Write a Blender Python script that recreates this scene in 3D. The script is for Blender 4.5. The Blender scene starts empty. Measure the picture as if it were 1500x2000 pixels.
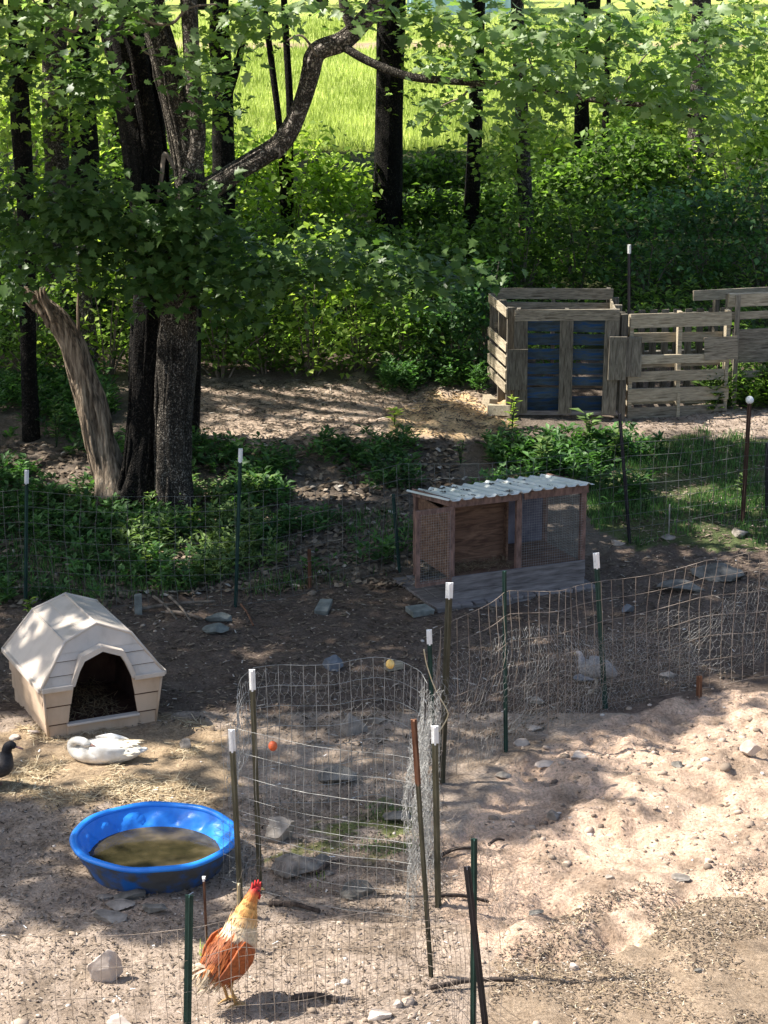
import bpy, bmesh, math, random
import numpy as np
from mathutils import Vector, Matrix
random.seed(7); RN = np.random.RandomState(7)
SC = bpy.context.scene; COL = SC.collection
# ---------------------------------------------------------------- camera, world, sun, exposure
CAM_Z = 6.4; PITCH = math.radians(15.7); FPX = 4200.0
cam = bpy.data.cameras.new('camera'); cam.lens = FPX/2000*36; cam.sensor_width = 36; cam.clip_end = 3000; cam.clip_start = .1
co = bpy.data.objects.new('camera', cam); COL.objects.link(co)
co.location = (0, 0, CAM_Z); co.rotation_euler = (math.pi/2-PITCH, 0, 0); SC.camera = co
SUN_EL = math.radians(51); SHADOW_DIR = math.radians(-2)      # direction in which shadows fall on the ground
LDIR = np.array([math.cos(SUN_EL)*math.cos(SHADOW_DIR), math.cos(SUN_EL)*math.sin(SHADOW_DIR), -math.sin(SUN_EL)])
w = bpy.data.worlds.new('World'); SC.world = w; w.use_nodes = True
nt = w.node_tree; sky = nt.nodes.new('ShaderNodeTexSky'); sky.sky_type = 'NISHITA'; sky.sun_disc = False
sky.sun_elevation = SUN_EL; sky.dust_density = 2; sky.sun_rotation = math.atan2(-LDIR[0], -LDIR[1])
nt.links.new(sky.outputs[0], nt.nodes['Background'].inputs[0]); nt.nodes['Background'].inputs[1].default_value = .105
sl = bpy.data.lights.new('sun', 'SUN'); sl.energy = 5.0; sl.angle = math.radians(.53); sl.color = (1, .95, .87)
so = bpy.data.objects.new('sun', sl); COL.objects.link(so); so.rotation_euler = Vector(LDIR).to_track_quat('-Z', 'Y').to_euler()
so.location = (-30, 8, 40)
SC.view_settings.view_transform = 'Standard'; SC.view_settings.look = 'None'; SC.view_settings.gamma = 1
SC.view_settings.exposure = 1.08; SC.view_settings.use_curve_mapping = False
# ---------------------------------------------------------------- numpy noise, terrain, viewing helpers
def _h(ix, iy, s):
    n = (ix*374761393 + iy*668265263 + s*982451653) & 0x7fffffff
    n = ((n ^ (n >> 13))*1274126177) & 0x7fffffff
    return ((n ^ (n >> 16)) & 0xffff)/65535.0
def vn(x, y, s=0):
    x = np.asarray(x, float); y = np.asarray(y, float)
    ix = np.floor(x).astype(np.int64); iy = np.floor(y).astype(np.int64); fx = x-ix; fy = y-iy
    fx = fx*fx*(3-2*fx); fy = fy*fy*(3-2*fy)
    a = _h(ix, iy, s); b = _h(ix+1, iy, s); c = _h(ix, iy+1, s); d = _h(ix+1, iy+1, s)
    return (a*(1-fx)+b*fx)*(1-fy)+(c*(1-fx)+d*fx)*fy*1.0
def fbm(x, y, s=0, o=4):
    r = 0; a = .5; t = 0
    for k in range(o):
        r = r+a*vn(x*2**k, y*2**k, s+k*17); t += a; a *= .5
    return r/t
YS = [-50, 18, 20, 22, 24, 27, 32, 40, 50, 65, 80, 130, 400, 3000]
ZS = [0, 0, .06, .30, .72, 1.1, 1.6, 2.25, 2.7, 3.15, 3.1, 2.4, 2, 2]
def base_z(x, y):
    z = (np.interp(y-.4, YS, ZS)+np.interp(y+.4, YS, ZS)+np.interp(y, YS, ZS))/3
    x = np.asarray(x, float)
    z = z+.13*np.exp(-(((x-.55)/.7)**2+((y-24.2)/.5)**2))         # heap of sandy soil beside the pallet bin
    return z
CP, SP = math.cos(PITCH), math.sin(PITCH)
def proj(x, y, z):
    d = y*CP-(z-CAM_Z)*SP; u = y*SP+(z-CAM_Z)*CP
    d = np.maximum(d, .01)
    return 750+FPX*x/d, 1000-FPX*u/d
def ray(px, py):
    a = (px-750)/FPX; b = (1000-py)/FPX
    v = np.array([a, CP+b*SP, -SP+b*CP]); return v/np.linalg.norm(v)
def G(px, py, h=0.0):
    """the point on the terrain (plus h) that the photograph shows at this place"""
    v = ray(px, py); t0, t1 = 5., 150.
    f = lambda t: CAM_Z+v[2]*t-float(base_z(v[0]*t, v[1]*t))-h
    t = 5.
    while t < 150 and f(t) > 0: t += .5
    lo, hi = t-.5, t
    for _ in range(30):
        m = (lo+hi)/2
        if f(m) > 0: lo = m
        else: hi = m
    p = v*lo; return Vector((p[0], p[1], CAM_Z+p[2]-h))
def W(px, py, y):
    v = ray(px, py); t = y/v[1]; return Vector((v[0]*t, y, CAM_Z+v[2]*t))
def pip(px, py, poly):
    px = np.asarray(px, float); py = np.asarray(py, float); c = np.zeros(px.shape, bool); n = len(poly)
    for i in range(n):
        x1, y1 = poly[i]; x2, y2 = poly[(i+1) % n]
        if y1 == y2: continue
        k = ((y1 > py) != (y2 > py)) & (px < (x2-x1)*(py-y1)/(y2-y1)+x1); c ^= k
    return c
def jit(px, py, a=16, f=.02):
    return px+(fbm(px*f, py*f*1.6, 91, 3)-.5)*a*4, py+(fbm(px*f, py*f*1.6, 57, 3)-.5)*a*2.4
# soil zones (real differences of the soil)
SAND = [[(860,1640),(1000,1500),(1200,1400),(1400,1350),(1900,1300),(1900,1780),(1350,1740),(1200,1850),(1000,1880),(870,1800)]]
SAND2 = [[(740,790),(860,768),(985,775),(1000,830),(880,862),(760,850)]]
GRAV = [(960,1850),(1150,1740),(1900,1650),(1900,2600),(900,2600)]
STRAW = [[(-200,1420),(90,1430),(150,1415),(330,1390),(440,1420),(470,1570),(250,1580),(-200,1560)]]
LITTER = [[(-300,1130),(300,1150),(900,1130),(1200,1080),(1900,1050),(1900,730),(-300,730)]]
def soil(x, y):
    px, py = proj(x, y, base_z(x, y)); qx, qy = jit(px, py)
    c = np.empty(x.shape+(3,)); c[:] = (.165, .125, .10)
    n = fbm(x*1.7, y*1.7, 5, 3)[..., None]
    near = py > 1390
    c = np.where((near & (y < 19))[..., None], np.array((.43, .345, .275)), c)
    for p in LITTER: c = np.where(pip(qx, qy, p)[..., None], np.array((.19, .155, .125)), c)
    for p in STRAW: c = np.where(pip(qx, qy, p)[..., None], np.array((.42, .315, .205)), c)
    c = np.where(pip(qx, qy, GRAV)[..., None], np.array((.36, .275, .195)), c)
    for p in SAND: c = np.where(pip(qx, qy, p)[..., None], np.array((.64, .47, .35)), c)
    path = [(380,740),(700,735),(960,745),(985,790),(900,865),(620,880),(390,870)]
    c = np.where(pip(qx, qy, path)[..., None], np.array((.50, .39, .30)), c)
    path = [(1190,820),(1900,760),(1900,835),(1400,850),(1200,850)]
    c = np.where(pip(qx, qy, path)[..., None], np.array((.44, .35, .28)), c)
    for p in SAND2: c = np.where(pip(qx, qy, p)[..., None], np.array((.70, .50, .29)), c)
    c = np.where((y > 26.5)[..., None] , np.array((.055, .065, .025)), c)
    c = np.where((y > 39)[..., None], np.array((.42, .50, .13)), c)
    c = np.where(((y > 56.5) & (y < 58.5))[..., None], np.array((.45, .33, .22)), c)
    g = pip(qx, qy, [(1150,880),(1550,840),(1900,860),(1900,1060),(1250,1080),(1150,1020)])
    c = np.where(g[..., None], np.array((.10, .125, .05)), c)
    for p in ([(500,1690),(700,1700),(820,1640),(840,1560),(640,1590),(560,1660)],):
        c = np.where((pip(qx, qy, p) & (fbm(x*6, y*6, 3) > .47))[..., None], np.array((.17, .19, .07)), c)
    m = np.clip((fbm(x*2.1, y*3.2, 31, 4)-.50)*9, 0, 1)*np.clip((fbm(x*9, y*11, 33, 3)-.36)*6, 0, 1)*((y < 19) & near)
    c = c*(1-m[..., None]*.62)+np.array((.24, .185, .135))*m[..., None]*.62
    c = c*(.78+.44*fbm(x*7, y*9, 41, 3))[..., None]
    return c*(.82+.36*n)
def rough(x, y):
    px, py = proj(x, y, base_z(x, y)); qx, qy = jit(px, py)
    s = np.full(x.shape, .5)
    for p in SAND+SAND2: s = np.where(pip(qx, qy, p), 1.35, s)
    r = (fbm(x*2.6, y*2.6, 1, 2)-.5)*.13+np.abs(fbm(x*5.5, y*5.5, 2, 3)-.5)*-.13+(fbm(x*15, y*15, 4, 2)-.5)*.022
    r = r*s*np.clip((40-y)/10, 0, 1)
    r = r+np.where(y > 39, (fbm(x*.8, y*.8, 8, 3)-.5)*.15, 0)
    return r
def ground_z(x, y):
    x = np.asarray(x, float); y = np.asarray(y, float); return base_z(x, y)+rough(x, y)
def gz(v): return float(ground_z(np.array([v[0]]), np.array([v[1]]))[0])
# ---------------------------------------------------------------- object helpers
def tag(o, label=None, cat=None, group=None, kind=None):
    for k, v in (('label', label), ('category', cat), ('group', group), ('kind', kind)):
        if v: o[k] = v
    return o
def empty(name, loc, rz=0, label=None, cat=None, group=None, rx=0, ry=0):
    o = bpy.data.objects.new(name, None); COL.objects.link(o); o.location = loc; o.rotation_euler = (rx, ry, rz)
    o.empty_display_size = .1; return tag(o, label, cat, group)
def link(name, me, parent=None, loc=None, rot=None):
    o = bpy.data.objects.new(name, me); COL.objects.link(o)
    if parent: o.parent = parent
    if loc is not None: o.location = loc
    if rot is not None: o.rotation_euler = rot
    return o
def raw_mesh(name, V, F, mat, attr=None, smooth=False, col=None):
    """V (N,3) F (M,k) arrays"""
    me = bpy.data.meshes.new(name); V = np.asarray(V, np.float32); F = np.asarray(F, np.int32); k = F.shape[1]
    me.vertices.add(len(V)); me.vertices.foreach_set('co', V.ravel())
    me.loops.add(F.size); me.loops.foreach_set('vertex_index', F.ravel())
    me.polygons.add(len(F)); me.polygons.foreach_set('loop_start', np.arange(0, F.size, k, dtype=np.int32))
    if smooth: me.polygons.foreach_set('use_smooth', np.ones(len(F), bool))
    me.update(calc_edges=True)
    if attr is not None:
        a = me.attributes.new('v', 'FLOAT', 'POINT'); a.data.foreach_set('value', np.asarray(attr, np.float32))
    if col is not None:
        a = me.attributes.new('soil', 'FLOAT_COLOR', 'POINT')
        a.data.foreach_set('color', np.concatenate([col, np.ones((len(col), 1))], 1).astype(np.float32).ravel())
    me.materials.append(mat); return me
class MB:
    def __init__(s): s.v = []; s.f = []; s.c = []
    def add(s, V, F, c=None):
        b = len(s.v); s.v += [tuple(p) for p in V]; s.f += [tuple(b+i for i in f) for f in F]
        s.c += [c or (1, 1, 1)]*len(V)
    def box(s, c, d, R=None, j=0):
        c = Vector(c); x, y, z = (a/2 for a in d); P = []
        for k in ((-1,-1,-1),(1,-1,-1),(1,1,-1),(-1,1,-1),(-1,-1,1),(1,-1,1),(1,1,1),(-1,1,1)):
            p = Vector((k[0]*x+random.uniform(-j, j), k[1]*y+random.uniform(-j, j)*.4, k[2]*z+random.uniform(-j, j)))
            P.append(c+(R @ p if R else p))
        s.add(P, ((0,3,2,1),(4,5,6,7),(0,1,5,4),(1,2,6,5),(2,3,7,6),(3,0,4,7)))
    def tube(s, pts, rad, n=8, cap=True, wob=0, seed=0, flat=None, cols=None):
        pts = [Vector(p) for p in pts]; m = len(pts); rad = rad if hasattr(rad, '__len__') else [rad]*m
        t0 = (pts[1]-pts[0]).normalized(); up = Vector((0, 0, 1)) if abs(t0.z) < .9 else Vector((1, 0, 0))
        a = t0.cross(up).normalized(); b0 = len(s.v)
        for i in range(m):
            t = (pts[min(i+1, m-1)]-pts[max(i-1, 0)]).normalized(); a = (a-t*a.dot(t)).normalized(); b = t.cross(a)
            for k in range(n):
                an = 2*math.pi*k/n; r = rad[i]
                if wob: r *= 1+wob*(float(vn(math.cos(an)*1.6+seed, math.sin(an)*1.6+pts[i].z*2.5, seed))-.5)*2+wob*.4*math.sin(an*5+seed)+wob*.35*math.sin(an*9+seed*2+pts[i].z*1.3)
                ra, rb = (r, r) if flat is None else (r, r*flat[i] if hasattr(flat, '__len__') else r*flat)
                s.v.append(tuple(pts[i]+a*math.cos(an)*ra+b*math.sin(an)*rb)); s.c.append(cols[i] if cols else (1, 1, 1))
        for i in range(m-1):
            for k in range(n):
                k2 = (k+1) % n; p = b0+i*n; s.f.append((p+k, p+k2, p+n+k2, p+n+k))
        if cap: s.f.append(tuple(b0+k for k in range(n))[::-1]); s.f.append(tuple(b0+(m-1)*n+k for k in range(n)))
    def build(s, name, mat, parent=None, smooth=False, bevel=0, loc=None, rot=None, colors=False):
        me = bpy.data.meshes.new(name); me.from_pydata(s.v, [], s.f); me.materials.append(mat)
        if smooth:
            for p in me.polygons: p.use_smooth = True
        if colors:
            a = me.attributes.new('soil', 'FLOAT_COLOR', 'POINT')
            for i, c in enumerate(s.c): a.data[i].color = (*c, 1)
        me.update(); o = link(name, me, parent, loc, rot)
        if bevel:
            m = o.modifiers.new('b', 'BEVEL'); m.width = bevel; m.segments = 2; m.limit_method = 'ANGLE'
        return o
def catmull(P, k=6):
    P = [Vector(p) for p in P]; out = []
    for i in range(len(P)-1):
        a, b, c, d = P[max(i-1, 0)], P[i], P[i+1], P[min(i+2, len(P)-1)]
        for j in range(k):
            t = j/k; out.append(.5*((2*b)+(c-a)*t+(2*a-5*b+4*c-d)*t*t+(3*b-a-3*c+d)*t**3))
    return out+[P[-1]]
def lerpr(R, k=6):
    return [R[i]+(R[i+1]-R[i])*j/k for i in range(len(R)-1) for j in range(k)]+[R[-1]]
# ---------------------------------------------------------------- materials
def nodes(name):
    m = bpy.data.materials.new(name); m.use_nodes = True; t = m.node_tree; b = t.nodes['Principled BSDF']; return m, t, b
def N(t, k, **kw):
    n = t.nodes.new(k)
    for a, v in kw.items(): setattr(n, a, v)
    return n
def ramp(t, src, stops):
    r = N(t, 'ShaderNodeValToRGB'); e = r.color_ramp.elements
    while len(e) < len(stops): e.new(.5)
    for q, (p, c) in zip(e, stops): q.position = p; q.color = (*c, 1)
    t.links.new(src, r.inputs[0]); return r.outputs[0]
def noise_src(t, scale, detail=5, sx=(1, 1, 1), dist=0, coord='Object', rgh=.6):
    tc = N(t, 'ShaderNodeTexCoord'); mp = N(t, 'ShaderNodeMapping'); mp.inputs['Scale'].default_value = sx
    t.links.new(tc.outputs[coord], mp.inputs[0]); n = N(t, 'ShaderNodeTexNoise'); n.inputs['Scale'].default_value = scale
    n.inputs['Detail'].default_value = detail; n.inputs['Distortion'].default_value = dist; n.inputs['Roughness'].default_value = rgh
    t.links.new(mp.outputs[0], n.inputs['Vector']); return n.outputs['Fac']
def bump(t, b, src, s=.3, d=.01):
    k = N(t, 'ShaderNodeBump'); k.inputs['Strength'].default_value = s; k.inputs['Distance'].default_value = d
    t.links.new(src, k.inputs['Height']); t.links.new(k.outputs[0], b.inputs['Normal'])
def mulc(t, a, b, fac=1, mode='MULTIPLY'):
    m = N(t, 'ShaderNodeMix', data_type='RGBA', blend_type=mode); m.inputs[0].default_value = fac
    for i, v in ((6, a), (7, b)):
        if isinstance(v, tuple): m.inputs[i].default_value = (*v, 1)
        else: t.links.new(v, m.inputs[i])
    return m.outputs[2]
def M_noise(name, c1, c2, scale=8, rough=.8, sx=(1, 1, 1), bs=.3, bd=.01, metal=0, detail=6, lo=.35, hi=.65, vary=.0, dist=0, spec=.3, mid=None):
    m, t, b = nodes(name); f = noise_src(t, scale, detail, sx, dist)
    c = ramp(t, f, [(lo, c1), (hi, c2)] if mid is None else [(lo, c1), ((lo+hi)/2, mid), (hi, c2)])
    if vary:
        oi = N(t, 'ShaderNodeObjectInfo'); c = mulc(t, c, ramp(t, oi.outputs['Random'], [(0, (1-vary,)*3), (1, (1+vary*.6,)*3)]))
    t.links.new(c, b.inputs['Base Color']); b.inputs['Roughness'].default_value = rough; b.inputs['Metallic'].default_value = metal
    b.inputs['Specular IOR Level'].default_value = spec
    if bs: bump(t, b, f, bs, bd)
    return m
def M_bark(name, dark, mid, lite, s=1.0):
    m, t, b = nodes(name); tc = N(t, 'ShaderNodeTexCoord'); mp = N(t, 'ShaderNodeMapping'); mp.inputs['Scale'].default_value = (1, 1, .34)
    nz = N(t, 'ShaderNodeTexNoise'); nz.inputs['Scale'].default_value = 7; nz.inputs['Detail'].default_value = 4; t.links.new(tc.outputs['Object'], nz.inputs['Vector'])
    ad = N(t, 'ShaderNodeMix', data_type='RGBA', blend_type='LINEAR_LIGHT'); ad.inputs[0].default_value = .17
    t.links.new(tc.outputs['Object'], mp.inputs[0]); t.links.new(mp.outputs[0], ad.inputs[6]); t.links.new(nz.outputs['Color'], ad.inputs[7])
    vo = N(t, 'ShaderNodeTexVoronoi', feature='DISTANCE_TO_EDGE'); vo.inputs['Scale'].default_value = 27*s; t.links.new(ad.outputs[2], vo.inputs['Vector'])
    big = noise_src(t, 2.6, 4); fine = noise_src(t, 40, 4, (1, 1, .5))
    c = ramp(t, vo.outputs['Distance'], [(0, dark), (.16, mid), (.42, lite)])
    c = mulc(t, c, ramp(t, big, [(.32, (.45, .45, .45)), (.55, (1, 1, 1)), (.72, (1.5, 1.45, 1.35))])); c = mulc(t, c, ramp(t, fine, [(.3, (.6, .6, .6)), (.7, (1.35, 1.35, 1.35))]))
    t.links.new(c, b.inputs['Base Color']); b.inputs['Roughness'].default_value = .95; b.inputs['Specular IOR Level'].default_value = .2
    mx = N(t, 'ShaderNodeMath', operation='ADD'); sm = N(t, 'ShaderNodeMath', operation='MINIMUM'); sm.inputs[1].default_value = .25
    t.links.new(vo.outputs['Distance'], sm.inputs[0]); k = N(t, 'ShaderNodeMath', operation='MULTIPLY'); k.inputs[1].default_value = 3; t.links.new(sm.outputs[0], k.inputs[0])
    f2 = N(t, 'ShaderNodeMath', operation='MULTIPLY'); f2.inputs[1].default_value = .35; t.links.new(fine, f2.inputs[0]); t.links.new(k.outputs[0], mx.inputs[0]); t.links.new(f2.outputs[0], mx.inputs[1])
    bump(t, b, mx.outputs[0], 1, .035); return m
def M_leaf(name, dark, lite, trans, rough=.5, tw=.45, spec=.3, pale=None):
    m, t, b = nodes(name); a = N(t, 'ShaderNodeAttribute', attribute_name='v')
    st = [(0, tuple(.6*q for q in dark)), (.55, tuple(.6*d+.4*l for d, l in zip(dark, lite))), (.95, tuple(1.25*q for q in lite))]  # random per-leaf tones widened to put lit and shaded contrast into the colour
    if pale: st = [(0, dark), (.86, lite), (.97, pale)]  # whitish highlight of sunlit leaves painted into the palest ones
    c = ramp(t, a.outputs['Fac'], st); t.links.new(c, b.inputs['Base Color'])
    b.inputs['Roughness'].default_value = rough; b.inputs['Specular IOR Level'].default_value = spec
    tr = N(t, 'ShaderNodeBsdfTranslucent'); t.links.new(mulc(t, c, trans, 1, 'MULTIPLY'), tr.inputs[0])
    mx = N(t, 'ShaderNodeMixShader'); mx.inputs[0].default_value = tw
    t.links.new(b.outputs[0], mx.inputs[1]); t.links.new(tr.outputs[0], mx.inputs[2]); t.links.new(mx.outputs[0], t.nodes['Material Output'].inputs[0]); return m
def M_soil(name, mult=1, fine=True):
    m, t, b = nodes(name); a = N(t, 'ShaderNodeAttribute', attribute_name='soil')
    f1 = noise_src(t, 5, 6); f2 = noise_src(t, 45, 5, rgh=.75)
    c = mulc(t, a.outputs['Color'], ramp(t, f1, [(.3, (.72, .70, .68)), (.55, (1, 1, 1)), (.75, (1.18, 1.16, 1.12))]))
    c = mulc(t, c, ramp(t, f2, [(.34, (.55, .52, .5)), (.5, (1, 1, 1)), (.66, (1.25, 1.22, 1.2))]))
    tc = N(t, 'ShaderNodeTexCoord'); vo = N(t, 'ShaderNodeTexVoronoi'); vo.inputs['Scale'].default_value = 26
    t.links.new(tc.outputs['Object'], vo.inputs['Vector'])
    c = mulc(t, c, ramp(t, vo.outputs['Distance'], [(.1, (1.22, 1.2, 1.18)), (.35, (.95, .95, .95)), (.8, (.85, .83, .8))]), .8)
    t.links.new(c, b.inputs['Base Color']); b.inputs['Roughness'].default_value = .95; b.inputs['Specular IOR Level'].default_value = .15
    bump(t, b, f2, .8, .03); return m
def M_attr(name, rough=.7, nscale=60, amt=.3, spec=.3):
    m, t, b = nodes(name); a = N(t, 'ShaderNodeAttribute', attribute_name='soil')
    f = noise_src(t, nscale, 4); c = mulc(t, a.outputs['Color'], ramp(t, f, [(.3, (1-amt,)*3), (.7, (1+amt*.5,)*3)]))
    t.links.new(c, b.inputs['Base Color']); b.inputs['Roughness'].default_value = rough; b.inputs['Specular IOR Level'].default_value = spec
    bump(t, b, f, .3, .004); return m
def M_v(name, stops, rough=.9):
    m, t, b = nodes(name); a = N(t, 'ShaderNodeAttribute', attribute_name='v')
    t.links.new(ramp(t, a.outputs['Fac'], stops), b.inputs['Base Color']); b.inputs['Roughness'].default_value = rough
    b.inputs['Specular IOR Level'].default_value = .15; return m
mat = dict(
 ground=M_soil('ground'),
 bark_dark=M_bark('bark_dark', (.004,.0035,.003), (.018,.015,.012), (.05,.042,.034)),
 bark_grey=M_bark('bark_grey', (.03,.025,.02), (.13,.112,.092), (.27,.24,.20), 1.2),
 bark_warm=M_bark('bark_warm', (.045,.037,.03), (.21,.18,.15), (.38,.335,.285), .8),
 snag=M_noise('dead_wood', (.06,.045,.032), (.46,.36,.26), 10, .95, (3.2,3.2,.30), 1, .05, lo=.36, hi=.66, mid=(.24,.18,.125)),
 twig=M_noise('twig', (.10,.08,.06), (.26,.21,.165), 12, .9),
 grey_board=M_noise('grey_board', (.085,.07,.05), (.40,.345,.265), 9, .9, (.8,7,7), .5, .006, vary=.35, lo=.3, hi=.7, dist=.6),
 grey_upright=M_noise('grey_upright', (.07,.058,.042), (.30,.265,.21), 9, .9, (7,7,.8), .5, .006, vary=.35, lo=.3, hi=.7, dist=.6),
 pale_board=M_noise('pale_board', (.22,.18,.12), (.60,.51,.37), 9, .9, (.8,7,7), .5, .006, vary=.25, lo=.3, hi=.7, dist=.6),
 blue_board=M_noise('blue_board', (.03,.045,.06), (.012,.06,.17), 6, .8, (.7,5,5), .5, .006, vary=.5, lo=.38, hi=.62, mid=(.055,.08,.10)),
 red_wood=M_noise('red_wood', (.12,.075,.06), (.30,.18,.14), 9, .85, (3,3,1), .4, .005, vary=.2),
 brown_ply=M_noise('brown_ply', (.085,.045,.03), (.24,.14,.09), 5, .85, (.6,3,4), .4, .005, dist=1.2),
 skirt=M_noise('skirt_board', (.12,.105,.10), (.29,.26,.25), 6, .85, (.7,6,6), .3, .004, vary=.2),
 hutch_back=M_noise('hutch_back', (.075,.07,.10), (.21,.20,.24), 3, .8),
 fibre_roof=M_noise('fibre_roof', (.40,.43,.38), (.72,.74,.70), 5, .5, (1,.4,1), .1, .004, lo=.25, hi=.5, mid=(.60,.63,.58)),
 debris=M_noise('debris', (.03,.025,.02), (.10,.08,.05), 20, .95),
 kennel_roof=M_noise('kennel_roof', (.44,.375,.305), (.62,.54,.46), 5, .5, (1,1,.5), .1, .003, lo=.26, hi=.6, mid=(.56,.485,.41), detail=9),
 kennel_wall=M_noise('kennel_wall', (.36,.26,.175), (.57,.43,.31), 4, .5, (1,1,.5), .1, .003, lo=.28, hi=.6, mid=(.50,.37,.26), detail=9),
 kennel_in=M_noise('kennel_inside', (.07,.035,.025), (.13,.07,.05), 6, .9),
 straw=M_v('straw', [(0,(.15,.11,.07)),(.5,(.44,.33,.19)),(1,(.70,.60,.42))]),
 chips=M_v('chips', [(0,(.04,.03,.022)),(.55,(.17,.13,.095)),(.93,(.30,.235,.17)),(1,(.50,.45,.39))]),
 pebble=M_v('pebble', [(0,(.14,.11,.085)),(.6,(.34,.265,.20)),(.93,(.48,.38,.30)),(1,(.62,.56,.5))]),
 stone=M_noise('stone', (.15,.13,.11), (.36,.32,.275), 9, .9, (1,1,1), .5, .02, vary=.15),
 stone_pink=M_noise('pink_stone', (.38,.31,.26), (.58,.50,.43), 7, .85, (1,1,1), .25, .01, vary=.08),
 stone_dark=M_noise('dark_stone', (.085,.08,.07), (.23,.215,.19), 9, .9, (1,1,1), .5, .02, vary=.2),
 stone_blue=M_noise('blue_grey_stone', (.12,.13,.145), (.21,.22,.24), 9, .85, (1,1,1), .4, .01),
 slab=M_noise('slab', (.13,.14,.125), (.24,.25,.225), 12, .9, (1,1,1), .3, .01, vary=.15),
 post_green=M_noise('post_green', (.012,.035,.028), (.035,.085,.065), 14, .55, (1,1,.4), .1, .002),
 post_olive=M_noise('post_olive', (.06,.055,.035), (.17,.155,.10), 14, .7, (1,1,.3), .1, .002, vary=.3),
 post_rust=M_noise('post_rust', (.10,.045,.025), (.30,.15,.085), 14, .85, (1,1,.3), .2, .002, vary=.2),
 dark_rust=M_noise('dark_rust', (.035,.02,.015), (.11,.065,.045), 14, .85, (1,1,.3), .2, .002),
 post_dark=M_noise('post_dark', (.012,.014,.02), (.05,.045,.05), 14, .5, (1,1,.3), .1, .002),
 white_tip=M_noise('white_tip', (.62,.61,.58), (.82,.82,.80), 16, .5, bs=0, lo=.3, hi=.5),
 wire=M_noise('wire', (.20,.20,.19), (.46,.45,.42), 12, .45, metal=.35, bs=0),
 wire_dark=M_noise('wire_dark', (.10,.105,.10), (.24,.24,.22), 12, .6, metal=.3, bs=0),
 wire_rust=M_noise('wire_rust', (.17,.13,.10), (.40,.33,.27), 6, .7, metal=.2, bs=0),
 cord=M_noise('cord', (.48,.38,.22), (.66,.56,.38), 20, .8, bs=0),
 orange=M_noise('orange', (.42,.07,.025), (.55,.12,.04), 30, .5, bs=0),
 amber=M_noise('amber', (.70,.42,.10), (.82,.62,.25), 30, .5, bs=0),
 stick_dark=M_noise('stick_dark', (.03,.022,.018), (.10,.075,.06), 25, .9),
 pool=M_noise('pool_blue', (.012,.15,.60), (.03,.27,.85), 3, .35, bs=0, spec=.5, detail=10, lo=.3, hi=.6),
 pool_dirty=M_noise('pool_wall', (.010,.12,.42), (.085,.085,.085), 5, .6, bs=0, lo=.38, hi=.55, spec=.5),
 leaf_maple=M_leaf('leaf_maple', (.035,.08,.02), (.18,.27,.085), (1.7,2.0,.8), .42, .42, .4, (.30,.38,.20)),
 leaf_bush=M_leaf('leaf_bush', (.03,.07,.016), (.22,.34,.07), (1.5,1.7,.8), .5, .48, .25),  # kept dark for bushes out of the sun, shade in the colour
 leaf_sun=M_leaf('leaf_sunlit', (.16,.29,.03), (.50,.62,.17), (1.5,1.55,.7), .5, .5, .2),  # lit copy of leaf_bush: sunlight painted in as paler yellow-green
 leaf_weed=M_leaf('leaf_weed', (.035,.085,.028), (.13,.25,.08), (1.4,1.8,.7), .5, .35),
 leaf_pale=M_leaf('leaf_pale', (.09,.15,.05), (.24,.33,.12), (1.3,1.5,.7), .5, .35),
 leaf_canopy=M_leaf('leaf_canopy', (.035,.08,.012), (.08,.16,.03), (1.6,1.9,.6), .5, .4),
 grass=M_leaf('grass', (.26,.38,.06), (.66,.72,.26), (1.2,1.2,.85), .6, .35, .1),
 shed_wall=M_noise('shed_wall', (.32,.48,.66), (.40,.56,.72), 2, .5, bs=0),
 shed_white=M_noise('shed_white', (.62,.66,.70), (.74,.76,.78), 2, .5, bs=0),
 shed_roof=M_noise('shed_roof', (.16,.18,.2), (.22,.24,.26), 2, .5, bs=0),
 plumage=M_attr('plumage', .65, 55, .45), white_feather=M_noise('white_feather', (.58,.53,.44), (.84,.82,.77), 10, .7, bs=.4, bd=.01),
 feather_rust=M_leaf('feather_rust', (.22,.045,.012), (.55,.19,.05), (1,1,1), .5, .1),
 feather_gold=M_leaf('feather_gold', (.60,.25,.06), (.85,.66,.36), (1,1,1), .5, .1),
 feather_cream=M_leaf('feather_cream', (.45,.33,.2), (.82,.75,.6), (1,1,1), .5, .1),
 comb=M_noise('comb', (.40,.02,.02), (.58,.04,.04), 30, .5, bs=0), beak=M_noise('beak', (.5,.38,.15), (.62,.48,.2), 30, .5, bs=0),
 leg_yellow=M_noise('leg', (.42,.25,.10), (.56,.36,.16), 30, .6, bs=0), eye=M_noise('eye', (.01,.01,.01), (.02,.02,.02), 30, .2, bs=0),
 bill=M_noise('bill', (.22,.12,.10), (.36,.20,.17), 30, .5, bs=0), leg_grey=M_noise('leg_grey', (.3,.25,.2), (.45,.4,.33), 30, .6, bs=0),
)
def M_water():
    m, t, b = nodes('murky_water'); f = noise_src(t, 3.2, 3)
    t.links.new(ramp(t, f, [(.35, (.022,.020,.010)), (.55, (.055,.045,.022)), (.72, (.14,.11,.06))]), b.inputs['Base Color'])
    b.inputs['Roughness'].default_value = .09; b.inputs['IOR'].default_value = 1.33; bump(t, b, noise_src(t, 9, 2), .08, .01); return m
mat['water'] = M_water()
def M_tan():                                                   # tan kennel plastic with a soft grain
    return None
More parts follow.
